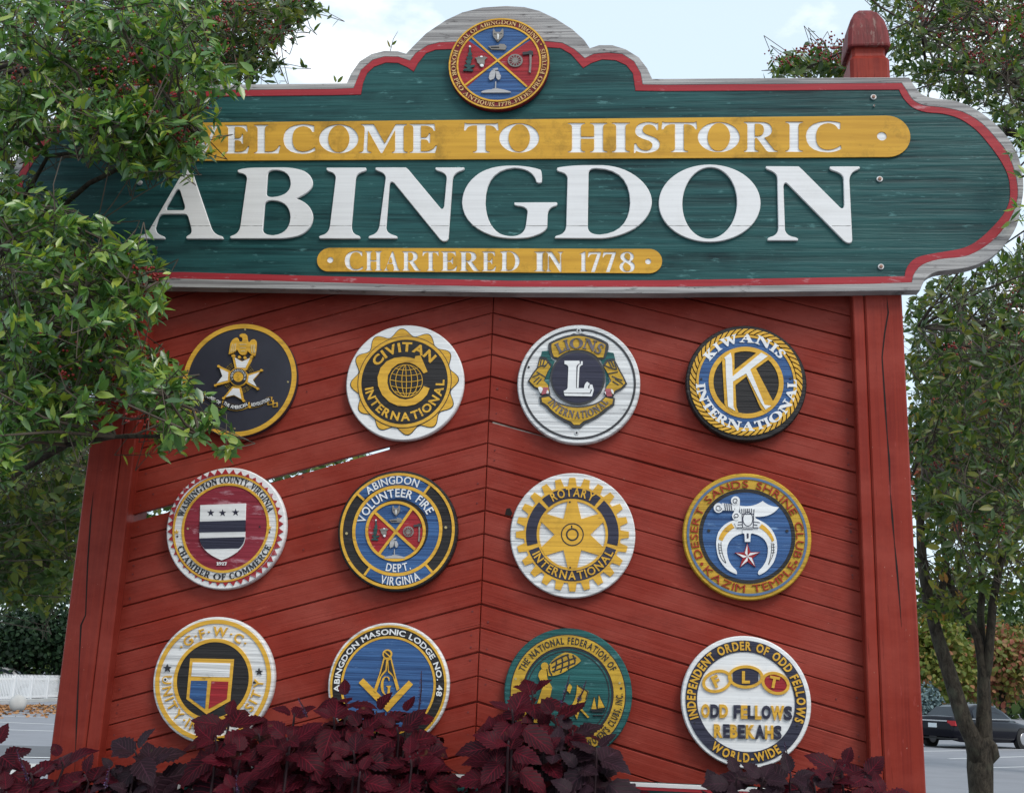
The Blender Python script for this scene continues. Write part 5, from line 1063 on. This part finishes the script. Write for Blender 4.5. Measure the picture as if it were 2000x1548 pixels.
m.tube(S([(1917, 1485, .02), (1921, 1446, .03), (1922, 1372, .04), (1921, 1301, .05), (1911, 1249, .05), (1897, 1217, .05), (1872, 1172, .1), (1852, 1134, .1), (1843, 1060, .1), (1835, 960, .2)]), [.10, .084, .064, .056, .044, .040, .036, .034, .028, .018], 10)
m.tube(S([(1922, 1330, .05), (1930, 1295, .02), (1934, 1243, .0), (1939, 1179, -.05), (1950, 1114, -.1), (1966, 1069, -.1), (1990, 900, -.1)]), [.05, .046, .042, .04, .036, .03, .018], 9)
m.tube(S([(1922, 1310, .05), (1918, 1275, .08), (1915, 1195, .12), (1920, 1146, .15), (1905, 1040, .2), (1905, 930, .2)]), [.048, .042, .036, .032, .026, .016], 8)
m.tube(S([(1824, 1215, 0), (1842, 1140, .05), (1850, 1080, .1), (1870, 1000, .1)]), [.045, .036, .03, .016], 8)
m.tube(S([(1925, 1440, -.03), (1936, 1458, -.04), (1941, 1474, -.03), (1930, 1492, -.02)]), [.04, .06, .055, .03], 8)
m.build('trunk', barkm, T3, True)
lim = [[onY(x, y, Yt+.1) for x, y in ((1805, 1090), (1835, 960), (1845, 1060), (1975, 1010), (1990, 900), (1905, 930), (1905, 1080), (1870, 1000), (1960, 1080))]]
Pd = np.r_[sample([(1775, 900), (1900, 960), (2060, 940), (2060, 1130), (1960, 1175), (1880, 1190), (1800, 1200), (1780, 1100)], 210, Yt-.9, Yt+1.3), sample([(1780, 600), (2060, 520), (2060, 980), (1790, 960)], 110, Yt-.4, Yt+1.8), sample([(1785, 1190), (1880, 1150), (1900, 1230), (1830, 1250)], 16, Yt-.5, Yt+.4)]
foliage('crown', T3, og, Pd, dogm, .095, .5, 7, .25, -.25, None, 0, lim, .8)
# ------------------------------------------------------------------ maple with red leaves further back, right
og = np.array((9.5, 9.0, 0)); T4 = tree_base('maple_tree', og, 'maple with scattered red and pink autumn leaves behind the right hand trees', 'tree')
mapm = leaf_mat('maple_leaf', [(0, (.05, .09, .016)), (1, (.42, .08, .06)), (.5, (.09, .10, .02)), (.7, (.33, .11, .07))], .5, .3, .35)
trunk = [og, og+(.0, 0, 1.6), og+(-.2, .1, 3), og+(-.3, 0, 5)]
MB().tube([p-og for p in trunk], [.2, .17, .12, .05], 10).build('trunk', barkm, T4, True)
Pm = sample([(1840, 700), (2100, 560), (2100, 1020), (1900, 1020), (1790, 980), (1800, 850)], 330, 4.0, 9)
foliage('crown', T4, og, Pm, mapm, .15, .7, 6, .4, -.3, None, 0, [trunk], .9)
# ------------------------------------------------------------------ yellow-green tree behind left post
og = np.array((-6.2, 3.6, 0)); T5 = tree_base('dogwood_tree', og, 'broad leaved green tree drooping beside the left post, above the dark hedge', 'tree')
dg2 = leaf_mat('dogwood_leaf_green', [(0, (.03, .065, .015)), (1, (.18, .19, .03)), (.55, (.06, .11, .022))], .45, .4, .38)
trunk = [og, og+(.0, 0, 1.0), og+(.2, .1, 2.2), og+(.3, 0, 3.6), og+(.3, 0, 5.2)]
MB().tube([p-og for p in trunk], [.16, .14, .11, .08, .04], 10).build('trunk', barkm, T5, True)
Pg = np.r_[sample([(-60, 860), (200, 880), (190, 960), (170, 1060), (130, 1150), (80, 1185), (20, 1165), (-60, 1150)], 760, 2.2, 5), sample([(200, 880), (420, 900), (420, 1080), (200, 1060)], 110, 3.2, 5), sample([(430, 870), (700, 820), (760, 930), (430, 990)], 130, 3.2, 5), sample([(-60, 180), (160, 160), (120, 880), (-60, 900)], 150, 2.4, 5)]
foliage('crown', T5, og, Pg, dg2, .085, .5, 8, .28, -.3, None, 0, [trunk], .85)
# ------------------------------------------------------------------ far shrubs and trees
def crown(name, parent, org, blobs, mat, leaf, n, ratio=.7):
    B = []; N = []
    for cx, cy, cz, rx, ry, rz in blobs:
        k = int(n*(rx*rz)/sum(b[3]*b[5] for b in blobs)); d = nz(rng.normal(0, 1, (k, 3))); r = rng.random((k, 1))**.35
        lump = 1+.28*np.sin(d[:, :1]*5+cx)*np.cos(d[:, 2:]*6+cz)
        B.append(np.array((cx, cy, cz))+d*r*lump*np.array((rx, ry, rz))); N.append(nz(d+np.array((0, 0, .5))+rng.normal(0, .5, (k, 3))))
    B = np.concatenate(B); N = np.concatenate(N); D = nz(rng.normal(0, 1, B.shape)+np.array((0, 0, -.3))); L = leaf*rng.uniform(.6, 1.3, len(B))
    link(name, template_mesh(LT_V, LT_F, B, D, N, L, L*ratio), mat, parent)
def far_tree(name, px, py_base, py_top, Y, wpx, label, cat, mat, leaf, n, blobs=None, group=None, low=.15):
    b = onY(px, py_base, Y); g = np.array((b[0], Y, 0)); zt = onY(px, py_top, Y)[2]; w = wpx*(Y-CAM[1])/F/2
    t = tree_base(name, g, label, cat, group); z0 = zt*low; h = zt-z0
    bl = [(0, 0, z0+h*.45, w*.8, w*.7, h*.45)]+[(w*math.cos(a)*.55, w*.4*math.sin(a), z0+h*(.35+.4*random.random()), w*.5, w*.45, h*.3) for a in np.arange(6)*1.05]+[(random.uniform(-.3, .3)*w, 0, z0+h*.72, w*.5, w*.4, h*.28)]
    MB().tube([(0, 0, -.05), (.05, 0, z0+h*.3), (-.05, 0, z0+h*.7)], [w*.07+.04, w*.05+.03, .03], 8).build('trunk', barkm, t, True)
    crown('crown', t, g, bl, mat, leaf, n); return t
darkg = leaf_mat('evergreen_leaf', [(0, (.006, .016, .007)), (1, (.026, .055, .02)), (.6, (.010, .027, .011))], .6, .2, .1)
autm = leaf_mat('autumn_leaf', [(0, (.09, .13, .025)), (1, (.30, .12, .06)), (.6, (.16, .19, .035)), (.85, (.22, .20, .05))], .55, .3, .3)
aut2 = leaf_mat('autumn_leaf_red', [(0, (.10, .13, .03)), (1, (.38, .12, .09)), (.45, (.18, .17, .04)), (.72, (.28, .13, .07))], .55, .3, .3)
sprm = leaf_mat('spruce_needle', [(0, (.06, .10, .10)), (1, (.18, .25, .26))], .6, .3, .05)
midg = leaf_mat('wood_leaf', [(0, (.02, .045, .012)), (1, (.11, .14, .03)), (.6, (.045, .08, .018))], .5, .3, .2)
FY = onZ(50, 1367)[1]
far_tree('evergreen_shrub', 20, 1365, 1185, FY+4.5, 190, 'dark evergreen shrub behind the white fence at the picture edge', 'shrub', darkg, .26, 5200, low=.02)
far_tree('evergreen_shrub', 130, 1365, 1175, FY+5.5, 170, 'dark evergreen shrub behind the white fence close to the left post', 'shrub', darkg, .22, 4600, low=.02)
far_tree('autumn_tree', 1835, 1420, 1195, 52, 150, 'yellow green tree turning red, above the boot of the black car', 'tree', autm, .26, 3800, low=.2)
far_tree('autumn_tree', 1960, 1420, 1210, 54, 190, 'reddest of the turning trees, behind the black car bonnet', 'tree', aut2, .26, 4300, low=.2)
far_tree('spruce_bush', 1812, 1425, 1335, 48.5, 62, 'small blue grey spruce beside the right post, behind the black car', 'shrub', sprm, .16, 1500, low=.05)
far_tree('far_tree', 1905, 1380, 1085, 75, 260, 'tall green tree far behind the autumn trees on the right', 'tree', midg, .42, 4200, low=.1)
far_tree('far_tree', 2090, 1380, 1060, 80, 260, 'tall green tree far off beyond the right picture edge', 'tree', midg, .42, 3600, low=.1)
far_tree('far_tree', 40, 1360, 1000, 78, 330, 'tall green tree far behind the dark shrubs on the left', 'tree', midg, .42, 3000, low=.1)
oliv = leaf_mat('olive_leaf', [(0, (.05, .085, .018)), (1, (.30, .20, .06)), (.5, (.10, .135, .025)), (.85, (.18, .19, .04))], .5, .3, .35)
far_tree('mixed_tree', 2090, 1460, 520, 24, 620, 'olive green tree with a loose crown rising behind the nearer stems, right of the post', 'tree', oliv, .22, 4200, low=.3)
woods = MB()
crown('far_woods', None, (0, 0, 0), [(x, 120+8*math.sin(x), 3, 9, 4, 5+1.5*math.sin(x*1.7)) for x in range(-130, 150, 11)], midg, 1.25, 17000)
bpy.data.objects['far_woods']['kind'] = 'stuff'; bpy.data.objects['far_woods']['label'] = 'green mass of far woods beyond the car park'
# pink flowers by the spruce
# ------------------------------------------------------------------ white picket fence
A = onZ(-120, 1374.5); B = onZ(190, 1361); d = (B-A); Lf = np.linalg.norm(d[:2]); ang = math.atan2(d[1], d[0]); hF = (onY(50, 1318.5, onZ(50, 1367)[1])[2])
fe = empty('picket_fence', (A[0], A[1], 0), (0, 0, ang), 'white picket fence along the far side of the car park, left', 'fence')
fw_ = flat_mat('fence_white', (.72, .72, .72), .5, vary=.06)
m = MB(); x = 0
while x < Lf:
    m.box(x, x+.085, -.012, .012, .10, hF-.05); V = [(x, -.012, hF-.05), (x+.085, -.012, hF-.05), (x+.0425, -.012, hF+.05), (x, .012, hF-.05), (x+.085, .012, hF-.05), (x+.0425, .012, hF+.05)]
    m.add(V, [(0, 1, 2), (5, 4, 3), (0, 2, 5, 3), (1, 4, 5, 2)]); x += .19
m.build('pickets', fw_, fe)
MB().box(0, Lf, .013, .045, hF-.2, hF-.1).box(0, Lf, .013, .045, .12, .22).build('rails', fw_, fe)
x = .9
while x < Lf: MB().box(x, x+.16, -.03, .1, 0, hF-.02).build('fence_post', fw_, fe); x += 2.3
A2, B2 = onZ(-160, 1378), onZ(200, 1364)
kb = MB(); dd = (B2-A2)[:2]; LL = np.linalg.norm(dd)
ke = MB().box(0, LL, -.35, .05, 0, .13).build('kerb', concrete); ke.location = (A2[0], A2[1]+.1, 0); ke.rotation_euler = (0, 0, math.atan2(dd[1], dd[0])); ke['kind'] = 'structure'
litm = leaf_mat('litter', [(0, (.22, .09, .03)), (1, (.40, .22, .10)), (.5, (.30, .14, .05))], .8, .2, 0)
Pl = np.array([onZ(random.uniform(-120, 150), 1377+abs(random.gauss(0, 8))) for _ in range(1500)])
link('leaf_litter', template_mesh(LT_V, LT_F, Pl+np.array((0, 0, .02)), nz(rng.normal(0, 1, Pl.shape)*np.array((1, 1, .2))), nz(rng.normal(0, .4, Pl.shape)+np.array((0, 0, 1))), np.full(len(Pl), .14), np.full(len(Pl), .10)), litm)['kind'] = 'stuff'
# pale round stone at the edge of the litter
g = onZ(33, 1388); bm = bmesh.new(); bmesh.ops.create_icosphere(bm, subdivisions=3, radius=.5)
for v in bm.verts: v.co *= 1+.06*math.sin(v.co.x*9)*math.cos(v.co.y*7+v.co.z*5); v.co.x *= .62; v.co.y *= .55; v.co.z = v.co.z*.62+.27
me = bpy.data.meshes.new('b'); bm.to_mesh(me); bm.free(); bo = link('boulder', me, concrete, None, True); bo.location = g; tag(bo, 'pale rounded boulder on the leaf litter by the white fence', 'boulder')
# ------------------------------------------------------------------ cars
def car_paint(name, c, rough=.12):
    t = NT(name); t.base(c); t.rough(rough, .2); t.b.inputs['Coat Weight'].default_value = .02; t.b.inputs['Coat Roughness'].default_value = .04; return t.m
glassm = car_paint('car_glass', (.015, .02, .026), .08); tyrem = flat_mat('tyre', (.018, .018, .018), .8); rimm = flat_mat('wheel_rim', (.4, .4, .42), .35, .8); chrome = flat_mat('chrome', (.62, .62, .64), .15, 1.0, vary=.02); lampm = car_paint('tail_lamp_red', (.42, .03, .035), .15); platem = flat_mat('number_plate', (.62, .66, .68), .5, vary=.12, scale=26); headm = car_paint('headlamp', (.5, .52, .55), .08)
def loft(secs):
    V = []; n = len(secs[0]); 
    for s_ in secs: V += s_
    Fc = [(i*n+k, i*n+k+1, (i+1)*n+k+1, (i+1)*n+k) for i in range(len(secs)-1) for k in range(n-1)]
    return V, Fc+[tuple(range(n))[::-1], tuple(range((len(secs)-1)*n, len(secs)*n))]
def make_car(loc, rot, paint, label, roof=1.46, body=None):
    t = empty('parked_car', loc, (0, 0, rot), label, 'car')
    st = [(-2.42, .70, .38, .72, .80), (-2.36, .82, .27, .80, 1.0), (-2.05, .88, .22, .88, 1.05), (-1.5, .905, .20, .92, 1.03), (-.6, .91, .20, .90, 1.0), (.4, .91, .20, .88, .98), (1.05, .905, .20, .86, .95), (1.7, .88, .21, .80, .86), (2.15, .80, .24, .70, .76), (2.38, .62, .32, .58, .64)]
    secs = []
    for x, hw, zl, zs_, zt in st:
        h = [(hw*.86, zl), (hw*.97, zl+.12), (hw, (zl+zs_)/2), (hw*.985, zs_-.04), (hw*.93, zs_+.02), (hw*.72, zt-.012), (hw*.35, zt), (0, zt+.008)]
        secs.append([(x, -y, z) for y, z in h]+[(x, y, z) for y, z in h[::-1][1:]])
    b = link('body', mesh_np(*loft(secs)), paint, t, True)
    cab = [(-1.86, .74, 1.0, .74, 1.02), (-1.35, .80, .96, .66, roof-.16), (-.85, .82, .95, .61, roof-.02), (-.3, .83, .94, .605, roof), (.2, .83, .93, .61, roof-.03), (.62, .82, .92, .66, roof-.19), (1.22, .78, .90, .76, .93)]
    secs = []
    for x, hb_, zb, ht, zt in cab:
        h = [(hb_, zb-.02), ((hb_+ht)/2+.015, (zb+zt)/2), (ht, zt-.03), (ht*.85, zt-.004), (0, zt+.012)]
        secs.append([(x, -y, z) for y, z in h]+[(x, y, z) for y, z in h[::-1][1:]])
    link('cabin', mesh_np(*loft(secs)), paint, t, True)
    def pane(name, P, mt):
        V = [np.array(p, float) for p in P]; n = np.cross(V[1]-V[0], V[2]-V[0]); n /= np.linalg.norm(n); c = sum(V)/len(V)
        if np.dot(n, c-np.array((-.3, 0, 1.0))) < 0: n = -n
        k = len(V); W = [v+n*.012 for v in V]+[v-n*.02 for v in V]
        return link(name, mesh_np(W, [tuple(range(k))]+[(i, (i+1) % k, k+(i+1) % k, k+i) for i in range(k)]), mt, t)
    for s_ in (1, -1):
        pane('window', [(-1.28, .80*s_, 1.0), (-.42, .825*s_, .985), (-.42, .645*s_, roof-.085), (-.86, .64*s_, roof-.09), (-1.2, .70*s_, roof-.24)], glassm)
        pane('window', [(-.36, .825*s_, .985), (.86, .80*s_, .965), (.58, .69*s_, roof-.25), (.2, .645*s_, roof-.11), (-.36, .64*s_, roof-.085)], glassm)
        MB().box(-1.55, 1.0, *sorted((.835*s_, .85*s_)), .955, .99).build('window_trim', chrome, t)
        MB().box(.72, .92, *sorted((.86*s_, 1.02*s_)), .98, 1.12).build('wing_mirror', paint, t)
        o = MB().box(-2.405, -2.12, *sorted((.56*s_, .86*s_)), .74, .90).build('tail_light', lampm, t)
        o = MB().box(2.0, 2.24, *sorted((.5*s_, .76*s_)), .60, .72).build('headlight', headm, t)
        MB().box(-.75, -.55, *sorted((.905*s_, .935*s_)), .84, .87).build('door_handle', chrome, t)
        for x in (-1.42, 1.42):
            w = empty('wheel', (x, .83*s_, .33)); w.parent = t; w.rotation_euler = (R_(90), 0, 0)
            MB().lathe([(.2, -.1), (.30, -.11), (.33, -.08), (.335, 0), (.33, .08), (.30, .11), (.2, .1)], 24).build('tyre', tyrem, w, True); MB().lathe([(.05, -.115), (.2, -.112), (.225, -.09), (.225, .09), (.2, .112), (.05, .115)], 20).build('rim', rimm, w)
            MB().lathe([(.30, -.09), (.385, -.085), (.385, .085), (.30, .09)], 24).build('wheel_arch', tyrem, w)
    pane('rear_window', [(-1.84, -.62, 1.04), (-1.84, .62, 1.04), (-1.36, .57, roof-.14), (-1.36, -.57, roof-.14)], glassm); pane('windscreen', [(1.16, -.68, .97), (1.16, .68, .97), (.66, .58, roof-.19), (.66, -.58, roof-.19)], glassm)
    MB().box(-2.43, -2.36, -.56, .56, .865, .905).build('boot_trim', chrome, t); MB().box(-2.445, -2.40, -.16, .16, .66, .80).build('number_plate', platem, t)
    MB().lathe([(.055, -.01), (.06, .0), (.055, .01)], 16).build('badge', chrome, t); bg_ = t.children[-1]; bg_.rotation_euler = (0, R_(90), 0); bg_.location = (-2.42, 0, .95)
    MB().box(-2.46, -2.2, -.80, .80, .30, .34).build('bumper_lip', tyrem, t)
    return t
g = onZ(1888, 1459.5); make_car((g[0]+.55, g[1]+.75, 0), R_(40), car_paint('paint_black', (.003, .003, .007), .16), 'black saloon car seen from behind beyond the tree stems', 1.47)
g = onZ(1925, 1432); make_car((g[0]+1.2, g[1]+4.5, 0), R_(64), car_paint('paint_silver', (.36, .37, .39), .2), 'silver car parked just beyond the black saloon', 1.50)
g = onZ(1995, 1432); make_car((g[0]+3.6, g[1]+1.5, 0), R_(60), car_paint('paint_blue_grey', (.10, .12, .16), .2), 'blue grey car at the right picture edge beyond the black saloon', 1.48)
g = onZ(-10, 1364); make_car((g[0]-1.4, g[1]+3.2, 0), R_(10), car_paint('paint_pale_grey', (.30, .30, .30), .3), 'pale grey car roof showing above the white fence at the left', 1.5)
# ================================================================== BURGUNDY PLANTS
def coleus_mat(name, a, b, dark, spot, rough=.55):
    t = NT(name); g = t.new('ShaderNodeNewGeometry'); uv = t.new('ShaderNodeUVMap'); sp = t.new('ShaderNodeSeparateXYZ'); t.link(uv.outputs['UV'], sp.inputs['Vector'])
    u = t.math('ABSOLUTE', t.math('SUBTRACT', sp.outputs['X'], .5)); v = sp.outputs['Y']
    ph = t.math('SINE', t.math('MULTIPLY', t.math('SUBTRACT', v, t.math('MULTIPLY', u, .75)), 44.0)); vein = t.ramp(ph, .75, 1.0); mid = t.ramp(u, .012, .035, (1, 1, 1, 1), (0, 0, 0, 1))
    vv = t.math('MAXIMUM', vein, mid)
    c = t.mix(g.outputs['Random Per Island'], a, b); n = t.noise(t.pos(scale=(38,)*3), 1, 5, .6); c = t.mix(t.math('MULTIPLY', n, .7), c, dark)
    c = t.mix(t.math('MULTIPLY', vv, .6), c, tuple(min(1, k*2.3) for k in a))
    n2 = t.noise(t.pos(scale=(22,)*3, loc=(2, 3, 1)), 1, 3, .5); c = t.mix(t.ramp(n2, .70, .78), c, spot)
    t.base(c); t.rough(rough, .11); h = t.math('ADD', t.math('MULTIPLY', vv, -.6), t.math('MULTIPLY', n, .5)); t.bump(h, .5, .003);
    return t.m
burg = coleus_mat('coleus_burgundy', (.062, .0025, .0075), (.017, .0018, .005), (.005, .0015, .0035), (.06, .03, .014))
plum = coleus_mat('coleus_plum', (.027, .010, .016), (.016, .008, .011), (.008, .005, .007), (.03, .026, .016))
floret = flat_mat('floret', (.085, .045, .12), .5, vary=.4, scale=120)
stemm = flat_mat('coleus_stem', (.022, .006, .009), .6)
NR = 15; SC = (-1, -.62, 0, .62, 1)
def coleus_leaf(V, Fc, UV, base, d, nrm, L, W, droop, fold, tw):
    d = d/np.linalg.norm(d); s_ = np.cross(nrm, d); s_ /= np.linalg.norm(s_)+1e-9; n = np.cross(d, s_); o = len(V)
    for i in range(NR):
        t = i/(NR-1); w = (math.sin(math.pi*min(1, t**.72))**.85)*W*(1-.12*t) if 0 < t < 1 else .0
        if t > .9: w *= .82
        ser = (1.10 if i % 2 else .88)
        x = L*(t-.06*t*t*abs(droop)); zz = -droop*L*t*t+.02*L*math.sin(t*7+tw)
        for k, c in enumerate(SC):
            y = c*w*(ser if abs(c) == 1 else 1); z = zz+abs(c)*w*fold-.25*fold*w*(c*c)*(1+.4*math.sin(tw+t*9+c*2)) + .05*w*math.sin(tw*3+t*14)*abs(c)
            V.append(base+d*(x-(.03*L*(abs(c)) if 0 < i < 3 else 0))+s_*y+n*z); UV.append((.5+c/2, t))
    for i in range(NR-1):
        for k in range(4):
            a = o+i*5+k; Fc.append((a, a+5, a+6, a+1))
def rosette(V, Fc, UV, tip, ax, size, pairs, ph):
    ax = ax/np.linalg.norm(ax); a = np.cross(ax, (0, 1, .1)); a /= np.linalg.norm(a); b = np.cross(ax, a)
    for k in range(pairs):
        g = (k+.6)/pairs; sz = size*(.34+.72*g)*random.uniform(.75, 1.15); el = R_(44-96*g)+random.uniform(-.12, .12); hh = -.030*k*(.7+.3*size/.11)
        for s_ in (0, 1):
            t = ph+k*math.pi/2+s_*math.pi+random.uniform(-.22, .22); r = a*math.cos(t)+b*math.sin(t)
            d = r*math.cos(el)+ax*math.sin(el); nn = ax*math.cos(el)-r*math.sin(el)+np.random.default_rng(len(V)).normal(0, .12, 3)
            coleus_leaf(V, Fc, UV, tip+ax*hh+r*.012*(1+k), d, nn, sz, sz*random.uniform(.33, .40), random.uniform(.10, .5)*(.4+g), random.uniform(.12, .34), random.uniform(0, 6))
def coleus(base_px, ros, mat, label, spikes=(), size=.17):
    bx = onY(base_px, 1500, -.5); org = np.array((bx[0], -.55, .70)); t = empty('coleus_plant', tuple(org), label=label, cat='plant', group='burgundy foliage plants in front of the sign')
    V, Fc, UV = [], [], []; st = MB()
    full = list(ros)
    for r in ros:                               # lower shoots filling the plant below each tip
        for _ in range(random.random() < .6): full.append((r[0]+random.uniform(-26, 26), r[1]+random.uniform(38, 85), r[2]+random.uniform(-.1, .12), random.uniform(.8, 1.0)))
    for r in full:
        x, y, Y = r[:3]; sz = size*(r[3] if len(r) > 3 else 1)
        tip = onY(x, y, Y)-org; ax = np.array((random.uniform(-.25, .25)+.4*(tip[0])*.3, -.85+random.uniform(-.3, .25), 1.0))
        rosette(V, Fc, UV, tip, ax, sz, random.choice((4, 5, 5, 6)), random.uniform(0, 3))
        root = np.array((tip[0]*.35, random.uniform(-.08, .08), -.02)); st.tube([root, (root+tip)/2+np.array((tip[0]*.2, -.02, -.03)), tip-ax/np.linalg.norm(ax)*.04, tip], [.007, .006, .004, .003], 6)
    me = mesh_np(V, Fc); uvl = me.uv_layers.new(name='UVMap'); li = np.empty(len(me.loops), np.int32); me.loops.foreach_get('vertex_index', li); uvl.data.foreach_set('uv', np.array(UV)[li].ravel())
    link('leaves', me, mat, t, True); st.build('stems', stemm, t, True)
    for (x0, y0, x1, y1, Y) in spikes:
        a, b = onY(x0, y0, Y)-org, onY(x1, y1, Y)-org; m = MB(); m.tube([a, (a+b)/2+np.array((.004, 0, 0)), b], [.003, .0024, .001], 5); sp_ = m.build('flower_spike', stemm, t)
        n = int(np.linalg.norm(b-a)/.006)+2; c = np.repeat([a+(b-a)*u for u in np.linspace(.12, .98, n)], 4, 0); dirs = nz(rng.normal(0, 1, c.shape)*np.array((1, 1, .3))); s_ = np.linspace(.0125, .005, n).repeat(4)
        link('florets', template_mesh(LT_V, LT_F, c, dirs, nz(rng.normal(0, 1, c.shape)), s_*.7, s_*.4), floret, sp_)
    return t
def R3(pts, Y=-.45): return [(x, y, (Y+random.uniform(-.10, .10)) if len(q) == 0 else q[0], *(q[1:])) for x, y, *q in pts]
coleus(70, R3([(118, 1478), (60, 1508), (165, 1512), (12, 1545), (100, 1545), (205, 1540), (-10, 1455), (40, 1600), (140, 1600)]), burg, 'burgundy coleus at the far left with a lilac spike, in front of the left post', [(58, 1530, 32, 1462, -.5)])
coleus(265, R3([(262, 1462), (295, 1490), (255, 1520), (222, 1500, -.42, .8), (275, 1590)]), plum, 'dark plum coleus with broad leaves near the left post', [(205, 1540, 214, 1495, -.55)], .185)
coleus(460, R3([(447, 1400, -.32, 1.05), (420, 1440), (505, 1432, -.35), (470, 1470), (448, 1500), (520, 1495), (470, 1545, -.5, .9), (560, 1470)]), burg, 'burgundy coleus rising in front of the plaque with the three colour shield', [(466, 1560, 462, 1512, -.55)])
coleus(600, R3([(575, 1393, -.3, .9), (560, 1440), (622, 1450), (600, 1500), (545, 1540), (640, 1540), (600, 1590)]), burg, 'burgundy coleus between the three colour shield and the square and compass', [(600, 1400, 582, 1362, -.33)])
coleus(690, R3([(674, 1360, -.28, 1.05), (652, 1400), (705, 1420), (690, 1465), (740, 1480), (660, 1510), (715, 1545), (690, 1600)]), burg, 'burgundy coleus covering the left foot of the square and compass plaque')
coleus(800, R3([(735, 1388, -.28), (790, 1392, -.28, .85), (775, 1420), (815, 1468, -.4, .9), (800, 1475), (832, 1525, -.45, .9), (780, 1530), (825, 1590)]), burg, 'burgundy coleus covering the right foot of the square and compass plaque', [(818, 1385, 823, 1309, -.3)])
coleus(1000, R3([(1040, 1348, -.28, .95), (1000, 1385), (1082, 1395), (1030, 1425), (965, 1440), (1000, 1468), (965, 1500), (1062, 1465), (1010, 1520), (985, 1545), (1020, 1590)]), burg, 'tall burgundy coleus in front of the green plaque with the winged figure', [(1095, 1380, 1112, 1318, -.35), (1128, 1370, 1145, 1328, -.35)])
coleus(1120, R3([(1118, 1425, -.38), (1165, 1460), (1085, 1465), (1130, 1500), (1065, 1535), (1180, 1520), (1130, 1570)]), plum, 'dark plum coleus in front of the lower right of the winged figure plaque', (), .185)
coleus(1245, R3([(1238, 1555, -.4, .8), (1260, 1600)]), burg, 'smallest burgundy coleus, low between the winged figure and the linked ovals')
coleus(1490, R3([(1440, 1512), (1492, 1518), (1545, 1512), (1590, 1528), (1410, 1545), (1520, 1560), (1470, 1590)]), plum, 'dark plum coleus under the plaque with the linked ovals', [(1545, 1520, 1532, 1448, -.42)], .145)
coleus(1660, R3([(1650, 1492, -.4), (1690, 1515), (1625, 1525), (1725, 1552), (1660, 1570)]), burg, 'burgundy coleus at the foot of the right post')
# seedlings rooted on top of the header
sg = empty('seedling', (0, 0, 0), label='thin dry seedling sprouting on top of the green header left of the town seal', cat='seedling')
b = onY(762, 98, -.08); sg.location = b
MB().tube([(0, 0, -.01), (.01, 0, .05), (.028, 0, .088)], [.0018, .0012, .0006], 5).build('stem', stemm, sg)
cc = np.array([(0, 0, .01), (.006, 0, .022), (-.004, 0, .015)]); link('leaves', template_mesh(LT_V, LT_F, cc, np.array([(-.5, 0, 1.), (.7, 0, .8), (-.3, -.3, .9)]), np.array([(1., -1, 0)]*3), np.full(3, .03), np.full(3, .011)), dogm, sg)
sg2 = empty('seedling', tuple(onY(656, 162, -.08)), label='pale leafy seedling on the header edge at the foot of its left scallop', cat='seedling')
cc = np.array([(0, 0, .0), (.006, 0, .0)]); link('leaves', template_mesh(LT_V, LT_F, cc, np.array([(-.3, 0, 1.), (.5, 0, .7)]), np.array([(1., -1, 0)]*2), np.full(2, .04), np.full(2, .014)), dogm, sg2)
